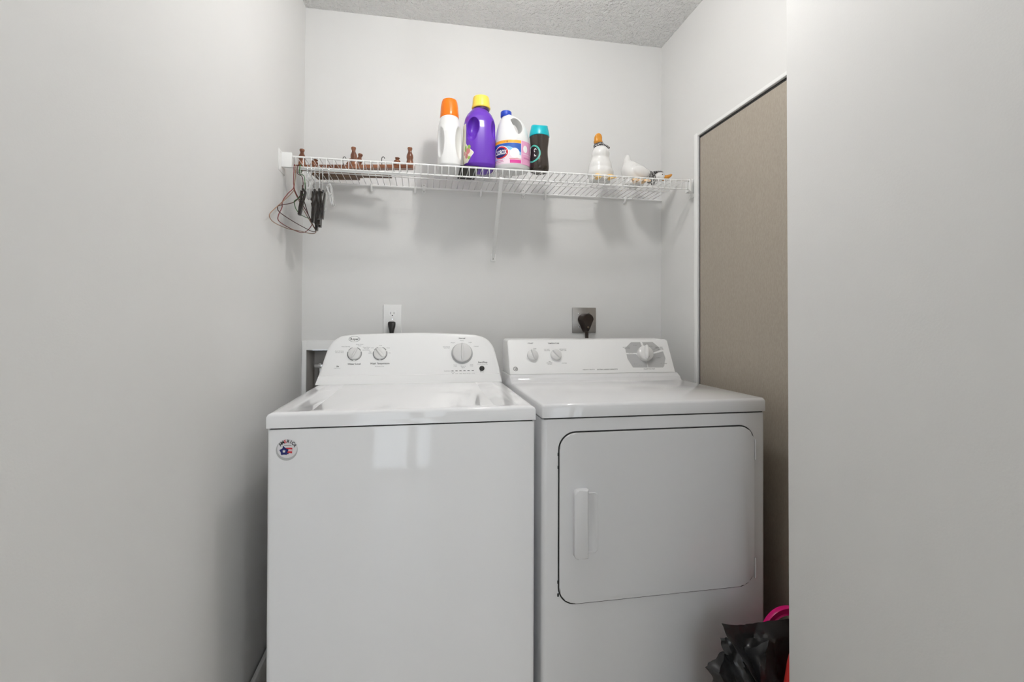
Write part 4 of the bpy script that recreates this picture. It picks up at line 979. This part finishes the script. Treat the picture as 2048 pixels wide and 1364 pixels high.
for z, rx, ry, dy in ((.002, .070, .036, 0), (.02, .078, .042, 0), (.15, .080, .045, 0), (.22, .070, .038, .004), (.26, .05, .022, .01)):
    s = []
    for k in range(64):
        a = 2*PI*k/64; w_ = 1+.05*math.sin(9*a+z*20)+.03*math.sin(17*a-z*31)
        s.append(Vector((.800+rx*w_*math.cos(a), 1.120+dy+ry*w_*math.sin(a), z)))
    secs.append(s)
loft(bm, secs); obj('bag_body', bm, BAGM, t, 60)
t = thing('basket', 'hot pink plastic basket with a loop handle behind the black bag', 'basket', (1.0, 1.215, 0))
bm = bmesh.new(); secs = []
for z, rx, ry in ((.002, .055, .028), (.01, .060, .031), (.20, .072, .035), (.255, .076, .036), (.262, .079, .038)):
    secs.append(sup(1.005, 1.218, rx, ry, z, 3, 40))
loft(bm, secs)
bmesh.ops.delete(bm, geom=[f for f in bm.faces if all(abs(v.co.z-.262) < 1e-5 for v in f.verts)], context='FACES_ONLY')
obj('basket_body', bm, PINKM, t, 60)
bm = bmesh.new(); R = []
for k in range(41):
    a = PI*k/40; c0 = Vector((1.004-.066*math.cos(a), 1.206, .262+.0700*math.sin(a))); nrm = Vector((-math.cos(a), 0, math.sin(a)))
    R.append([bm.verts.new(c0+nrm*x_+Vector((0, y_, 0))) for x_, y_ in ((-.0070, -.0020), (-.0095, -.006), (-.0115, -.0015), (-.0110, .008), (.0110, .008), (.0115, -.0015), (.0095, -.006), (.0070, -.0020))])
for a, b in zip(R, R[1:]):
    for j in range(8): bm.faces.new((a[j], a[(j+1) % 8], b[(j+1) % 8], b[j]))
bm.faces.new(R[0]); bm.faces.new(R[-1][::-1])
obj('handle', bm, PINKM, t, 40)
t = thing('tote', 'coral red tote leaning at the entry wall edge, in front of the pink basket', 'tote', (.96, 1.06, 0))
bm = bmesh.new(); secs = []
for z, xl in ((.003, .860), (.10, .858), (.20, .862), (.257, .8700), (.31, .8790), (.357, .8880), (.385, .8960)):
    w_ = .0285 if z < .3 else .0285-.014*(z-.3)/.085
    s = []
    for a_, b_ in ((xl, 1.030), (xl+.004, 1.020), (xl+.012, 1.016), (1.03, 1.014), (1.045, 1.03), (1.045, 1.05), (1.03, 1.06), (xl+.012, 1.062), (xl+.004, 1.058), (xl, 1.048)):
        s.append(Vector((a_, 1.038+(b_-1.038)*w_/.0285, z)))
    secs.append(s)
loft(bm, secs); obj('tote_body', bm, REDM, t, 60)
bm = bmesh.new(); tube(bm, spline([(.93, 1.038, .382), (.935, 1.038, .42), (.965, 1.038, .445), (.995, 1.038, .42), (1.0, 1.038, .382)], 6), .004, 8); obj('handle', bm, REDM, t, 60)
